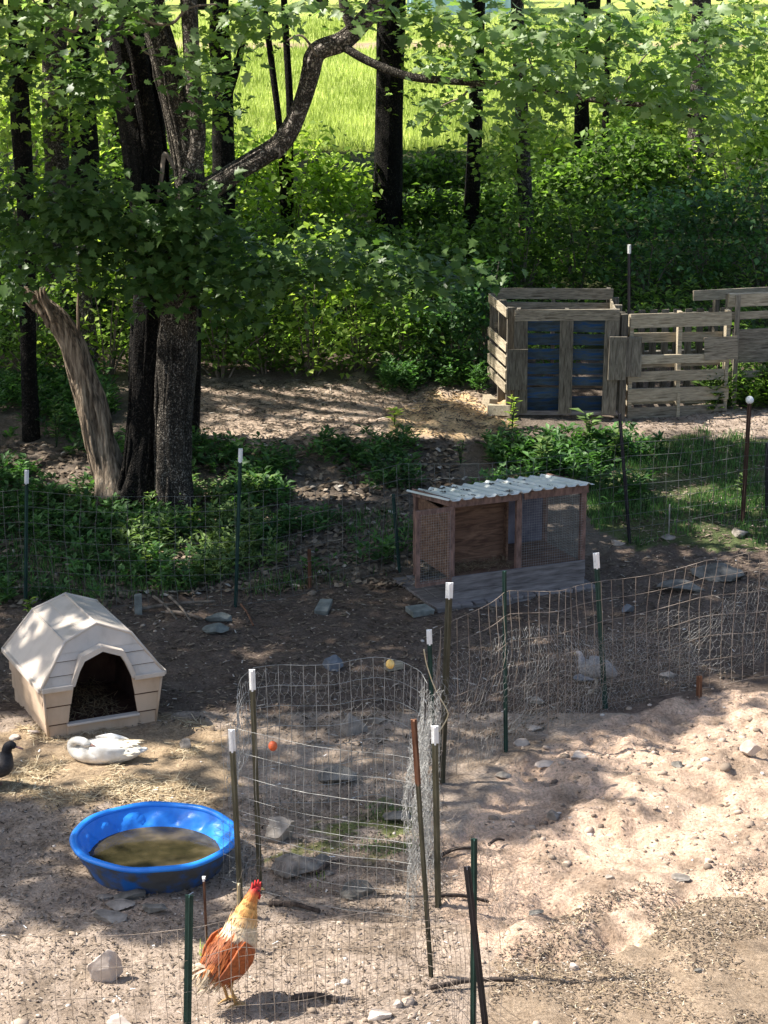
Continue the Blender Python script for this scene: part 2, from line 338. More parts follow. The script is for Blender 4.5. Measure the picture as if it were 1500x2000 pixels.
# ---------------------------------------------------------------- templates for small scattered geometry (triangles)
def leaf_t(l=1, w_=.5, fold=.12, n=4):
    return np.array([(0,0,0),(.45*l,w_/2,fold*l),(.5*l,0,0),(.45*l,-w_/2,fold*l),(l,0,-.08*l)]), np.array([(0,2,1),(0,3,2),(1,2,4),(2,3,4)])
def maple_t():
    pts = [(0,.0),(.05,.30),(.22,.24),(.30,.52),(.46,.26),(.62,.36),(.66,.16),(1,0)]
    up = [(x, y) for x, y in pts[1:]]; V = [(.0,0,0)]
    for x, y in up: V.append((x, y, abs(y)*.18-.12*x*x))
    for x, y in up[:-1][::-1]: V.append((x, -y, abs(y)*.18-.12*x*x))
    V.append((.35, 0, .0)); c = len(V)-1; n = len(V)-1
    return np.array(V), np.array([(c, i, (i+1) % n) for i in range(n)])[:, ::-1]
def blade_t(): return np.array([(0,-.5,0),(0,.5,0),(.06,0,.55),(.30,0,1.0)]), np.array([(0,1,2),(1,3,2)])
def ico():
    bm = bmesh.new(); bmesh.ops.create_icosphere(bm, subdivisions=1, radius=.5); V = np.array([v.co[:] for v in bm.verts]); F = np.array([[v.index for v in f.verts] for f in bm.faces]); bm.free(); return V, F
def rots(Z, X):
    Z = Z/np.linalg.norm(Z, axis=1, keepdims=True); X = X-Z*(X*Z).sum(1, keepdims=True); X = X/np.maximum(np.linalg.norm(X, axis=1, keepdims=True), 1e-6)
    Y = np.cross(Z, X); return np.stack([X, Y, Z], 2)
def batch(name, T, P, R, S, m, parent=None, v=None, kind=None, smooth=False, loc=None):
    V, F = T; n = len(P); S = np.asarray(S); S = S[:, None] if S.ndim == 1 else S
    A = V[None]*S[:, None, :]; A = np.einsum('nij,nkj->nki', R, A)+P[:, None, :]
    if loc is not None: A = A-np.array(loc)[None, None]
    FF = F[None]+(np.arange(n)*len(V))[:, None, None]
    v = RN.rand(n) if v is None else v
    me = raw_mesh(name, A.reshape(-1, 3), FF.reshape(-1, 3), m, np.repeat(v, len(V)), smooth)
    o = link(name, me, parent)
    if kind: o['kind'] = kind
    return o
def rnd_dir(n): a = RN.randn(n, 3); return a/np.linalg.norm(a, axis=1, keepdims=True)
def leaves(name, P, size, m, parent=None, up=1.0, T=None, droop=.35, v=None, kind=None, loc=None, sj=.45):
    n = len(P); Z = rnd_dir(n)*.9; Z[:, 2] = np.abs(Z[:, 2])+up; X = rnd_dir(n); X[:, 2] -= droop
    S = size*(1-sj+2*sj*RN.rand(n)); T = T or leaf_t()
    return batch(name, T, P, rots(Z, X), np.stack([S, S*RN.uniform(.75, 1.2, n), S], 1), m, parent, v, kind, loc=loc)
# ---------------------------------------------------------------- ground
def axis(parts):
    out = [parts[0][0]]
    for a, b, s in parts:
        n = max(1, int(round((b-a)/s))); out += list(np.linspace(a, b, n+1)[1:])
    return np.array(out)
gy = axis([(-40,4,4),(4,12,.5),(12,20,.04),(20,27,.055),(27,42,.2),(42,80,.8)])
gy = np.concatenate([gy, 80*1.18**np.arange(1, 20)])
gx = axis([(-6.2,6.2,.04)]); st = 6.2+.12*(1.28**np.arange(1, 34)-1)/.28*1.2; gx = np.concatenate([-st[::-1], gx, st])
X, Y = np.meshgrid(gx, gy); Z = ground_z(X, Y)
nx, ny = len(gx), len(gy); I = (np.arange(ny-1)[:, None]*nx+np.arange(nx-1)[None]).ravel()
F = np.stack([I, I+1, I+nx+1, I+nx], 1)
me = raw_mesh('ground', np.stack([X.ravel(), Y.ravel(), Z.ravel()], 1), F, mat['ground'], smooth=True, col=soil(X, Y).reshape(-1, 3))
tag(link('ground', me), kind='structure')
def scatter_px(n, poly, thin=None):
    xs = [p[0] for p in poly]; ys = [p[1] for p in poly]
    a = G(min(xs), max(ys)); b = G(max(xs), min(ys)); c = G(min(xs), min(ys)); d = G(max(xs), max(ys))
    x0, x1 = min(a.x, c.x, b.x, d.x), max(a.x, b.x, c.x, d.x)
    x = RN.uniform(x0, x1, n*3); y = RN.uniform(a.y, b.y, n*3); z = ground_z(x, y); px, py = proj(x, y, z)
    k = pip(*jit(px, py), poly)
    if thin is not None: k &= RN.rand(len(x)) < thin(x, y)
    return np.stack([x[k], y[k], z[k]], 1)[:n]
# ---------------------------------------------------------------- where sunlight reaches
SHADE = [  # polygon in the view, how much of it the unseen canopy must shade
 ([(-900,745),(-900,300),(2400,300),(2400,745)], .80),
 ([(950,430),(2000,430),(2000,200),(950,200)], .4),
 ([(-900,300),(380,300),(380,200),(-900,200)], .3),
 ([(-900,730),(-900,900),(2400,900),(2400,730)], .45),
 ([(-900,850),(600,862),(1000,880),(1150,960),(1200,1100),(1500,1080),(1900,1090),(2300,1100),(2300,1270),(1500,1305),(1200,1382),(1000,1465),(860,1410),(640,1375),(440,1330),(315,1400),(250,1200),(100,1110),(-900,1110)], 1.0),
 ([(1140,850),(2300,850),(2300,1085),(1200,1100)], .80),
 ([(-900,1110),(100,1110),(250,1200),(280,1330),(250,1400),(-900,1400)], .55),
 ([(860,1410),(1000,1465),(1200,1382),(1500,1305),(2300,1270),(2300,1330),(1500,1370),(1220,1460),(1090,1590),(870,1640)], .32),
 ([(440,1330),(640,1375),(860,1410),(870,1700),(640,1780),(480,1740),(470,1450)], .5),
 ([(-900,1545),(130,1555),(150,1690),(300,1740),(440,1770),(380,1840),(260,1850),(150,1810),(60,1850),(-900,1830)], .92),
 ([(140,1560),(460,1560),(470,1720),(150,1720)], .30),
 ([(-900,1420),(130,1420),(330,1420),(460,1450),(460,1560),(-900,1550)], .18),
]
LIT = [([(380,745),(640,745),(950,750),(720,785),(400,785)], .03), ([(430,812),(720,800),(740,845),(560,865),(430,850)], .03), ([(740,780),(880,765),(985,775),(1000,830),(880,862),(740,855)], .08),
       ([(1200,815),(2000,790),(2000,835),(1220,838)], .3)]
def density(x, y):
    px, py = proj(x, y, base_z(x, y)); qx, qy = jit(px, py, 14, .012); d = np.zeros(x.shape)
    for p, v in SHADE+LIT: d = np.where(pip(qx, qy, p), v, d)
    d = np.where(y > 41, 0, d); return d
SPH = []   # (point, radius) that sunlight is to reach through a gap in the crowns
def gap(p, r): SPH.append((np.array(p[:]), r))
for a_, b_, f_, r_ in ((600,430,495,.95),(490,430,500,.9),(690,420,490,.8),(560,400,495,.7),(640,400,495,.7),(1440,330,450,.8),(1200,380,450,.6),(1060,330,460,.6),(1340,320,450,.7),(1500,260,450,.8),(40,300,480,.8),(150,300,480,.7),(960,380,470,.5),(850,420,480,.4),(1030,440,470,.3),(1100,500,560,.25)): gap(W(a_, b_, G(a_, f_).y), r_)
for a_, b_, f_, r_ in ((610,650,728,.8),(530,640,725,.6),(680,670,725,.6),(600,690,728,.6),(430,680,735,.35),(215,650,730,.6),(560,600,725,.5),(880,690,738,.35),(800,700,735,.25)): gap(W(a_, b_, G(a_, f_).y), r_)
gap(W(1230,610,24.3), .3); gap(W(1290,610,24.3), .42); gap(W(1350,700,24.3), .42); gap(W(1300,760,24.3), .3); gap(W(960,690,24.4), .28); gap(G(900,810), .5); gap(G(800,800), .35); gap(G(640,835), .3); gap(G(560,840), .3); gap(G(470,850), .2); gap(G(560,752), .2); gap(G(680,750), .25); gap(G(1300,815), .3); gap(G(1420,810), .3)
gap(G(490,1880,.3), .9); gap(W(560,240,22), .5); gap(W(1190,850,23.5), .3)
for px_, py_, r_ in ((760,90,.4),(880,110,.3),(980,150,.4),(1080,60,.55),(1190,120,.8),(1330,150,.8),(1400,60,.6),(1050,160,.5),(1000,60,.5),(1250,40,.6),(150,40,.35),(260,50,.3),(80,70,.3),(520,80,.3)): gap(W(px_, py_, 21), r_)
for px_, py_, r_ in ((350,230,.35),(375,120,.3),(345,60,.3),(600,160,.4),(560,270,.35),(480,320,.35),(660,85,.35),(340,620,.3),(345,760,.35),(320,880,.25),(110,640,.3),(165,760,.35),(205,880,.3)): gap(W(px_, py_, 22.1), r_)
for px_, py_ in ((820,700),(870,660),(380,1000),(110,850),(920,700),(1100,860),(1420,760),(1440,640)): gap(G(px_, py_, .4), .28)
TREES = [('a', -3.1, 22.6), ('b', -9.5, 17.2), ('c', -10.5, 22.5), ('d', -4.5, 26.4), ('e', -1.8, 30.5), ('f', .1, 31.5), ('g', 1.45, 31.6), ('h', 2.1, 31.0), ('i', 4.6, 35.5), ('j', -9.5, 29), ('k', -4, 33), ('l', -12.5, 26)]
def canopy():  # unseen leaf clumps set up-sun so their shadows fill SHADE and spare LIT
    n = 30000; x = RN.uniform(-9, 8.5, n); y = RN.uniform(12.8, 41, n); d = density(x, y)
    z0 = base_z(x, y); h = RN.uniform(6.6, 12.5, n)
    u = (.45*fbm(x*.9+y*.25, y*1.9, 77, 3)+.55*fbm(x*2.3, y*4.2, 79, 2)-.5)/.105; u = 1/(1+np.exp(-1.7*u)); d = np.where(d >= .97, 1, np.where(u < d, .95, .02)*(d > 0))
    keep = RN.rand(n) < d*.40; x, y, z0, h, d = x[keep], y[keep], z0[keep], h[keep], d[keep]
    t = h/-LDIR[2]; C = np.stack([x-LDIR[0]*t, y-LDIR[1]*t, z0+h], 1)
    ok = np.ones(len(C), bool)
    for p, r in SPH:
        q = p[None]-C; al = q@LDIR; dist = np.linalg.norm(q-al[:, None]*LDIR[None], axis=1); ok &= ~((dist < r+.30) & (al > 0))
    ok &= C[:, 2] > CAM_Z-C[:, 1]*math.tan(math.radians(2.2))+.6
    return C[ok]
CAN = canopy()
TP = np.array([(a[1], a[2]) for a in TREES]); own = np.argmin(np.linalg.norm(CAN[:, None, :2]-TP[None]-np.array([[[-.8, .3]]]), axis=2), axis=1)
def crown(parent, i, mname='bark_dark', top=None):
    """leaves and limbs of tree i; limbs start at top (where its stem leaves the view)"""
    C = CAN[own == i]
    if not len(C): return
    k = 26; n = len(C); P = np.repeat(C, k, 0)+RN.randn(n*k, 3)*np.array([.16, .16, .12])
    L = leaves('crown', P, .18, mat['leaf_canopy'], parent, 1.1, T=(np.array([(0,0,0),(.5,.3,.08),(1,0,0),(.5,-.3,.08)]), np.array([(0,2,1),(0,3,2)]))); L['kind'] = 'stuff'
    top = Vector(top); sel = C[RN.permutation(n)[:min(16, n)]]; mb = MB()
    for c in sel:
        c = Vector(c); m1 = top.lerp(c, .35)+Vector((0, 0, .5)); m2 = top.lerp(c, .7)+Vector((0, 0, .35)); pts = catmull([top, m1, m2, c], 3)
        mb.tube(pts, [max(.075-.062*q/(len(pts)-1), .012) for q in range(len(pts))], 6)
    mb.build('limbs', mat[mname], parent, True)
def stem(pxs, y, name, m, parent, n=14, wob=.06, k=5, seed=0, ys=None, ridges=0):
    """a tapering stem through places of the view at depth y: (px, py, width in px)"""
    P = []; R = []
    for i, (a, b, w_) in enumerate(pxs):
        yy = y if ys is None else ys[i]; p = W(a, b, yy); P.append(p); R.append(w_/2*(yy*CP-(p.z-CAM_Z)*SP)/FPX)
    mb = MB(); pts = catmull(P, k); rr = lerpr(R, k)
    mb.tube(pts, rr, n, wob=wob, seed=seed); rs = random.Random(seed*7+3); m_ = len(pts)
    for _ in range(ridges):
        a0 = rs.uniform(0, 6.28); i0 = rs.randint(0, max(1, m_-6)); i1 = min(m_-1, i0+rs.randint(4, 14)); dr = rs.uniform(-.02, .02); q = []; rq = []
        if i1-i0 < 3: continue
        for i in range(i0, i1+1):
            t = (pts[min(i+1, m_-1)]-pts[max(i-1, 0)]).normalized(); ax = t.cross(Vector((.3, 1, .1))).normalized(); bx_ = t.cross(ax); an = a0+dr*(i-i0)+rs.uniform(-.05, .05)
            q.append(pts[i]+(ax*math.cos(an)+bx_*math.sin(an))*rr[i]*rs.uniform(.93, 1.0)); f = (i-i0)/(i1-i0); rq.append(rr[i]*(.03+.13*math.sin(math.pi*f))*rs.uniform(.8, 1.2))
        mb.tube(q, rq, 5)
    return mb.build(name, m, parent, True), pts[-1]
def depth_of(px, py): return G(px, py).y
# ---- the big forked maple
tr = empty('maple_tree', G(320, 985), 0, 'big forked maple with black bark stem and long bent branch behind kennel fence', 'tree')
def put(o, par):    # keep world place when parented to an empty that has a location
    o.parent = par; o.matrix_parent_inverse = par.matrix_basis.inverted(); return o
def tree_parts(tr, fn):
    before = set(COL.objects); fn(); new = [o for o in COL.objects if o not in before]
    for o in new:
        if o.parent == tr: o.matrix_parent_inverse = Matrix.Translation(-Vector(tr.location))
def mk():
    y0 = depth_of(320, 985)
    o, t = stem([(268,985,92),(272,930,70),(282,800,62),(292,600,66),(292,420,76),(285,300,80),(255,120,80),(215,-20,84),(150,-240,80),(70,-460,66)], y0, 'trunk', mat['bark_dark'], tr, 30, .15, 6, 1, ridges=70, ys=[y0,y0,y0,y0,y0,y0+.1,y0+.2,y0+.3,y0+.4,y0+.5])
    o2, t2 = stem([(345,1005,88),(340,940,72),(338,820,68),(345,690,72),(352,560,76),(362,450,62),(372,365,58),(352,250,52),(322,120,52),(292,-10,50),(270,-200,46),(250,-420,40)], y0-.12, 'stem', mat['bark_grey'], tr, 30, .15, 6, 2, ridges=80)
    stem([(372,345,44),(384,270,34),(380,200,32),(372,80,34),(366,-60,34),(372,-240,30)], y0-.2, 'stem', mat['bark_warm'], tr, 12, .10, 5, 3)
    stem([(385,376,40),(420,362,42),(470,330,38),(520,300,38),(555,272,38),(585,215,35),(606,150,36),(620,102,38),(668,82,38),(705,48,36),(745,-5,33),(800,-120,36),(830,-260,30)], y0-.25, 'branch', mat['bark_warm'], tr, 18, .10, 5, 4, ridges=30)
    stem([(672,92,18),(720,120,17),(800,150,16),(900,160,15),(1010,168,13),(1120,190,12),(1200,200,12),(1300,212,8),(1370,235,5)], y0-.3, 'branch', mat['bark_grey'], tr, 8, .12, 4, 5, ys=[y0-.3-.12*i for i in range(9)])
    stem([(690,55,22),(672,10,18),(668,-60,16)], y0-.3, 'branch', mat['bark_grey'], tr, 8, .1, 4, 6)
    stem([(340,330,7),(322,300,10),(316,345,9),(306,400,7)], y0-.45, 'dead_twig', mat['twig'], tr, 6, .1)
    stem([(300,110,3),(282,100,5),(276,86,8),(250,60,6)], y0-.45, 'dead_twig', mat['twig'], tr, 6, .1)
    stem([(40,-30,3),(90,28,5),(145,62,7),(160,20,5),(175,-20,4)], y0-1.2, 'dead_twig', mat['twig'], tr, 6, .1)
    stem([(245,10,4),(290,42,6),(335,46,7),(370,15,5),(430,8,3)], y0-1.2, 'dead_twig', mat['twig'], tr, 6, .1)
    stem([(930,160,5),(900,190,4),(860,210,3),(830,250,2)], y0-.5, 'dead_twig', mat['twig'], tr, 6, .1)
    stem([(1200,200,5),(1230,150,4),(1270,100,3),(1320,80,2)], y0-.8, 'dead_twig', mat['twig'], tr, 6, .1)
    stem([(560,80,4),(590,70,5),(620,110,6)], y0-.35, 'dead_twig', mat['twig'], tr, 6, .1)
    stem([(1020,60,3),(1035,120,4),(1060,180,5)], y0-.8, 'dead_twig', mat['twig'], tr, 6, .1)
    crown(tr, 0, 'bark_dark', t)
tree_parts(tr, mk)
# its hanging leaf masses: clusters placed along low limbs, (px, py, depth, rx, rz, clusters)
def hanging(tr, specs, yb, name, ind=0, sz=.135, m='leaf_maple', per=16, vlo=0, vhi=1):
    Ps = []
    for px, py, y, rx, rz, n in specs:
        c = W(px, py, y); q = rnd_dir(n)*RN.rand(n, 1)**.33*np.array([rx, .45, rz]); Ps.append(np.array(c[:])[None]+q)
    Cc = np.concatenate(Ps); P = np.repeat(Cc, per, 0)+RN.randn(len(Cc)*per, 3)*np.array([.17, .15, .11])
    T = maple_t(); n = len(P); Z = rnd_dir(n)*.75; Z[:, 2] = np.abs(Z[:, 2])+.7; Z[:, 1] -= .35; X = rnd_dir(n)*.7; X[:, 2] -= .55; R = rots(Z, X)
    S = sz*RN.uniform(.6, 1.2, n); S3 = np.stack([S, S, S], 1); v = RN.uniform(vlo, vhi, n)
    order = np.argsort(P[:, 1]) if ind else None
    if ind:
        me = raw_mesh('leaf', T[0]*sz, T[1], mat[m], np.full(len(T[0]), .6)); mp_ = raw_mesh('leaf', T[0]*sz, T[1], mat[m], np.full(len(T[0]), .97)); md_ = raw_mesh('leaf', T[0]*sz, T[1], mat[m], np.full(len(T[0]), .25))
        px, py = proj(P[:, 0], P[:, 1], P[:, 2]); vis = (px > 0) & (px < 1500) & (py > 0) & (py < 620)
        idx = [i for i in order if vis[i]][:ind]
        for i in idx:
            o = link('leaf', random.choice((me, me, md_, mp_)), tr); R4 = Matrix([[*R[i][r], 0] for r in range(3)]+[[0, 0, 0, 1]])
            o.matrix_basis = Matrix.Translation(Vector(P[i])) @ R4 @ Matrix.Scale(float(S[i]/sz), 4)
        mask = np.ones(n, bool); mask[idx] = False; P, R, S3, v = P[mask], R[mask], S3[mask], v[mask]
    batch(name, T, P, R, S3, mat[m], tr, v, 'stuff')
def mk():
    y = 21.2
    hanging(tr, [(40,400,y,.45,.4,14),(160,390,y,.5,.3,20),(240,420,y,.6,.35,26),(110,455,y,.6,.3,26),(330,450,y,.4,.35,24),(230,510,y,.55,.25,24),(330,540,y,.4,.25,18),
                 (440,520,y,.6,.3,22),(560,530,y,.6,.2,20),(680,520,y,.6,.2,18),(800,545,y,.5,.2,12),(500,590,y,.6,.2,14),(900,555,y,.4,.2,9),(10,560,y,.15,.3,8),(400,440,y,.2,.3,10),(190,150,y,.22,.35,14),(225,60,y,.3,.2,6),(20,110,y,.2,.6,8),(400,150,y,.12,.4,6),(420,380,y,.15,.15,4)], y, 'shaded_leaves', 0, .13, 'leaf_maple', 14, 0, .55)  # dark end of the tones: shade put into the leaf colour
tree_parts(tr, mk)
def mk():
    y = 20.6
    hanging(tr, [(120,20,y,.6,.15,14),(30,60,y,.3,.25,8),(250,20,y,.5,.12,10),(480,60,y,.25,.3,8),(400,110,y,.2,.3,6),(520,20,y,.4,.15,7),(640,10,y,.5,.1,6),
                 (820,20,y,.4,.15,9),(960,50,y,.5,.3,15),(1080,60,y,.6,.3,20),(1200,70,y,.6,.3,20),(1330,80,y,.6,.3,22),(1440,50,y,.5,.25,12),
                 (1010,165,y,.35,.15,9),(1120,160,y,.45,.15,12),(1230,175,y,.4,.15,12),(1330,185,y,.4,.2,17),(1390,240,y,.3,.10,8),(1020,225,y,.25,.06,5),(870,130,y+.6,.3,.2,6),(880,220,y+.6,.25,.12,6)], y, 'sunlit_leaves', 290, .14, 'leaf_maple', 9, .55, 1)  # pale end of the tones: sunlight put into the leaf colour
tree_parts(tr, mk)
# ---- other trees
def simple_tree(pxs, y, label, m, idx=None, wob=.1, extra=(), name='woodland_tree', group='trees in the wood', top=None, foliage=(), n=12):
    b = pxs[0]; loc = W(b[0], b[1], y); loc.z = float(base_z(loc.x, y))
    t_ = empty(name, loc, 0, label, 'tree', group)
    def mk():
        o, t = stem(pxs, y, 'trunk', mat[m], t_, n, wob, 5, abs(hash(b)) % 50)
        for e in extra: stem(e, y-.05, 'branch', mat[m], t_, 8, .08, 4, 3)
        if idx is not None: crown(t_, idx, m, t)
        if foliage: hanging(t_, foliage, y, 'low_foliage', 0, .10, 'leaf_sun', 13, 0, .8)
    tree_parts(t_, mk); return t_
simple_tree([(62,925,36),(55,700,30),(50,400,34),(38,200,38),(30,0,30),(20,-200,28),(10,-420,24)], 23.6, 'thin dark tree nearest the edge, beside leaning broken snag', 'bark_dark', 11, extra=[[(46,170,20),(70,90,14),(88,10,10),(92,-80,8)],[(32,130,6),(10,110,5),(-30,95,4)]], foliage=[(10,120,23.6,.35,.5,14),(80,200,23.8,.25,.4,8),(50,40,23.5,.4,.3,12)])
simple_tree([(125,760,58),(118,600,52),(112,350,50),(108,120,48),(112,0,46),(110,-250,40),(100,-480,30)], 27.6, 'grey trunk seen between thin dark tree and hollow brown trunk', 'bark_grey', 3, foliage=[(150,200,27.2,.4,.7,16),(215,130,27.4,.35,.6,16),(60,250,27.4,.6,.6,24)])
simple_tree([(176,800,54),(168,560,52),(166,330,56),(160,120,50),(170,0,46),(180,-300,36)], 28.4, 'broad dark trunk with pale torn strip behind big forked maple', 'bark_dark', 9)
simple_tree([(440,640,52),(436,440,50),(436,300,46),(434,160,40),(430,60,40),(428,-160,36),(425,-400,30)], 30.5, 'dark trunk rising behind the start of the bent maple branch', 'bark_dark', 4, extra=[[(445,190,16),(468,110,14),(480,30,12),(486,-60,8)]], foliage=[(470,40,30,.5,.3,14),(420,220,30,.25,.5,8),(400,80,30,.3,.5,12)])
simple_tree([(560,560,14),(552,340,14),(545,240,13),(530,120,13),(515,0,12),(500,-160,8)], 31.0, 'slender sapling stem leaning toward the dark trunk', 'bark_dark', wob=.05, group='slender saplings in the wood', n=8)
simple_tree([(566,560,16),(566,340,15),(566,200,14),(558,60,14),(552,-60,11),(548,-180,8)], 31.3, 'straight slender sapling stem beside the bent maple branch', 'bark_dark', wob=.05, group='slender saplings in the wood', n=8)
simple_tree([(755,475,66),(758,330,56),(762,160,56),(766,20,56),(770,-180,50),(775,-420,42)], 31.6, 'thick black trunk standing in front of the bright meadow', 'bark_dark', 5, .05, foliage=[(830,40,31.2,.5,.35,18),(700,20,31.2,.5,.15,8),(800,150,31.2,.2,.5,8)])
simple_tree([(918,472,32),(925,330,30),(930,180,28),(934,40,26),(938,-160,24),(942,-400,18)], 31.8, 'narrow two-tone trunk on the meadow side of thick black trunk', 'bark_dark', 6, .05, foliage=[(880,230,31,.35,.3,10),(930,90,31.2,.5,.4,20),(960,300,31,.4,.3,14),(860,110,31.2,.3,.3,10)])
simple_tree([(1035,495,34),(1026,400,30),(1022,300,28),(1018,200,26),(1012,60,26),(1005,-160,22)], 31.0, 'mottled grey trunk leaning behind the pallet bin', 'bark_grey', 7, .06, foliage=[(1030,250,30.5,.35,.35,18),(1060,120,30.6,.6,.6,34),(990,330,30.6,.4,.3,12)])
simple_tree([(1140,360,30),(1136,260,30),(1136,120,28),(1134,-40,24),(1130,-240,20)], 34.5, 'dark trunk half hidden by leaves above the pallet fence', 'bark_dark', None, .05, foliage=[(1100,120,34.4,.8,.7,26),(1210,230,34.4,.5,.6,20)])
simple_tree([(1185,370,16),(1182,260,14),(1184,180,12),(1188,60,10),(1190,-60,8)], 34.0, 'slim dark sapling close beside a half hidden trunk', 'bark_dark', None, .05, group='slender saplings in the wood', n=8)
simple_tree([(1366,380,44),(1364,270,42),(1368,160,40),(1370,40,38),(1372,-160,34),(1376,-400,26)], 35.5, 'stout brown trunk under the far end of the long maple limb', 'bark_warm', 8, .05, foliage=[(1320,60,36,.7,.6,22),(1460,180,35.6,.8,.9,40),(1290,260,35.9,.6,.5,20),(1450,330,35,.8,.5,30),(1490,40,35.4,.8,.7,26)])
simple_tree([(378,925,26),(380,830,22),(384,740,18),(386,640,14),(392,560,10)], 23.6, 'short dark stem growing against the forked maple', 'bark_dark', None, .12, group='slender saplings in the wood', n=8)
simple_tree([(92,812,22),(86,740,22),(80,640,26),(66,600,24),(60,540,14)], 26.2, 'dead pale stem behind the leaning snag', 'bark_warm', None, .1, group='slender saplings in the wood', n=8)
simple_tree([(170,800,30),(172,700,40),(165,600,34),(160,480,24)], 25.6, 'brown trunk showing between the snag and the forked maple', 'bark_warm', None, .1, n=10)
def side_tree(x, y, i, label):
    t_ = empty('shade_tree', (x, y, float(base_z(x, y))), 0, label, 'tree', 'trees shading the yard'); z = float(base_z(x, y)); mb = MB()
    pts = catmull([(x, y, z-.2), (x+.1, y, z+2), (x-.05, y+.1, z+5), (x+.1, y, z+7.5)], 6); mb.tube(pts, [.32-.16*k/18 for k in range(19)], 14, wob=.08)
    tree_parts(t_, lambda: (mb.build('trunk', mat['bark_grey'], t_, True), crown(t_, i, 'bark_grey', pts[-1])))
side_tree(-9.5, 17.2, 1, 'spreading tree beside the yard casting dappled shade on the paddling pool')
side_tree(-10.5, 22.5, 2, 'spreading tree uphill beside the yard shading the rabbit hutch')
def mk(): crown(t_, 10, 'bark_dark', (-4, 33, 7.5))
t_ = empty('woodland_tree', (-4, 33, float(base_z(-4, 33))), 0, 'leafy tree deep in the wood behind the grey trunk', 'tree', 'trees in the wood')
def mk2():
    mb = MB(); z = float(base_z(-4, 33)); mb.tube(catmull([(-4,33,z-.1),(-3.95,33,z+2.5),(-4.05,33,z+5),(-4,33,7.5)], 5), [.2-.006*k for k in range(16)], 12, wob=.08); mb.build('trunk', mat['bark_dark'], t_, True); mk()
tree_parts(t_, mk2)
# leaning broken snag
sn = empty('broken_snag', G(225, 975), 0, 'leaning dead trunk with splintered top beside the forked maple', 'dead tree')
def mk():
    y = depth_of(225, 975)
    stem([(228,980,92),(215,930,72),(200,880,62),(182,800,56),(160,730,50),(140,670,46),(112,625,40),(75,592,30),(42,566,16)], y, 'trunk', mat['snag'], sn, 26, .25, 6, 8, ridges=60, ys=[y,y,y,y,y-.05,y-.1,y-.12,y-.15,y-.2])
    stem([(95,640,10),(75,600,8),(52,580,3)], y-.2, 'splinter', mat['snag'], sn, 6, .1)
    stem([(150,670,5),(153,640,8),(152,600,6),(154,560,3)], y-.15, 'splinter', mat['snag'], sn, 6, .1)
for k_ in range(7): stem([(70+k_*7,605+k_*5,14),(52+k_*6,588-k_*2,9),(34+k_*9,566-k_*1,2)], depth_of(225, 975)-.18-.03*(k_ % 3), 'splinter', mat['snag'], sn, 5, .1)
for o_ in [c for c in sn.children]: o_.matrix_parent_inverse = Matrix.Translation(-Vector(sn.location))
tree_parts(sn, mk)
def log(px0, py0, px1, py1, r, label, m='snag', name='log', h=.0, cat='log'):
    a = G(px0, py0, h); b = G(px1, py1, h); a.z = gz(a)+r*.6+h; b.z = gz(b)+r*.6+h
    o = empty(name, a, 0, label, cat); mb = MB(); m_ = a.lerp(b, .5)+Vector((0, .03, .01))
    pts = catmull([Vector(), m_-a, b-a], 4); mb.tube(pts, [r*(1-.04*i) for i in range(9)], 9, wob=.22, seed=int(px0)); mb.build('wood', mat[m], o, True); return o
log(150,1005,240,982,.055, 'pale fallen branch lying at the foot of the broken snag')
log(255,965,318,992,.07, 'short pale chunk of dead wood between the two maple stems')
log(175,1025,262,1010,.035, 'thin pale stick on the litter just below the fallen branch')
log(290,975,330,1000,.05, 'stubby broken root piece leaning on the maple base')
log(300,1165,345,1215,.014, 'thin crooked stick among weeds behind the kennel', 'twig', 'stick', .02, 'stick')
log(262,1190,420,1178,.018, 'long stick lying along the back fence line', 'twig', 'stick', .02, 'stick')
log(325,1195,395,1212,.02, 'curved grey stick in front of the back fence post', 'twig', 'stick', .02, 'stick')
log(330,1165,372,1215,.014, 'slanting stick leaning on other sticks', 'twig', 'stick', .04, 'stick')
log(470,1180,495,1218,.012, 'rusty brown stick beside the flat grey stones', 'post_rust', 'stick', .03, 'stick')
log(855,1755,955,1748,.013, 'dark bent stick lying by the base of the wire pen', 'stick_dark', 'stick', .02, 'stick')
log(860,1655,920,1645,.017, 'dark knobbly stick on pink sand beside pen posts', 'stick_dark', 'stick', .03, 'stick')
log(955,1645,985,1632,.012, 'short dark twig on the pink sand', 'stick_dark', 'stick', .03, 'stick')
log(840,1935,1005,1918,.015, 'long dark stick crossing the foot of the leaning iron bar', 'stick_dark', 'stick', .02, 'stick')
log(545,1690,620,1705,.016, 'dark forked driftwood stick lying inside the wire pen', 'stick_dark', 'stick', .02, 'stick')
log(620,1702,665,1680,.013, 'dark stick end rising beside the pale slab inside pen', 'stick_dark', 'stick', .02, 'stick')
log(525,1770,625,1778,.02, 'grey weathered rod lying along the near edge of pen', 'stick_dark', 'stick', .01, 'stick')
log(575,1950,660,1955,.022, 'dark log in the rooster shadow at the bottom', 'stick_dark', 'log', .01)
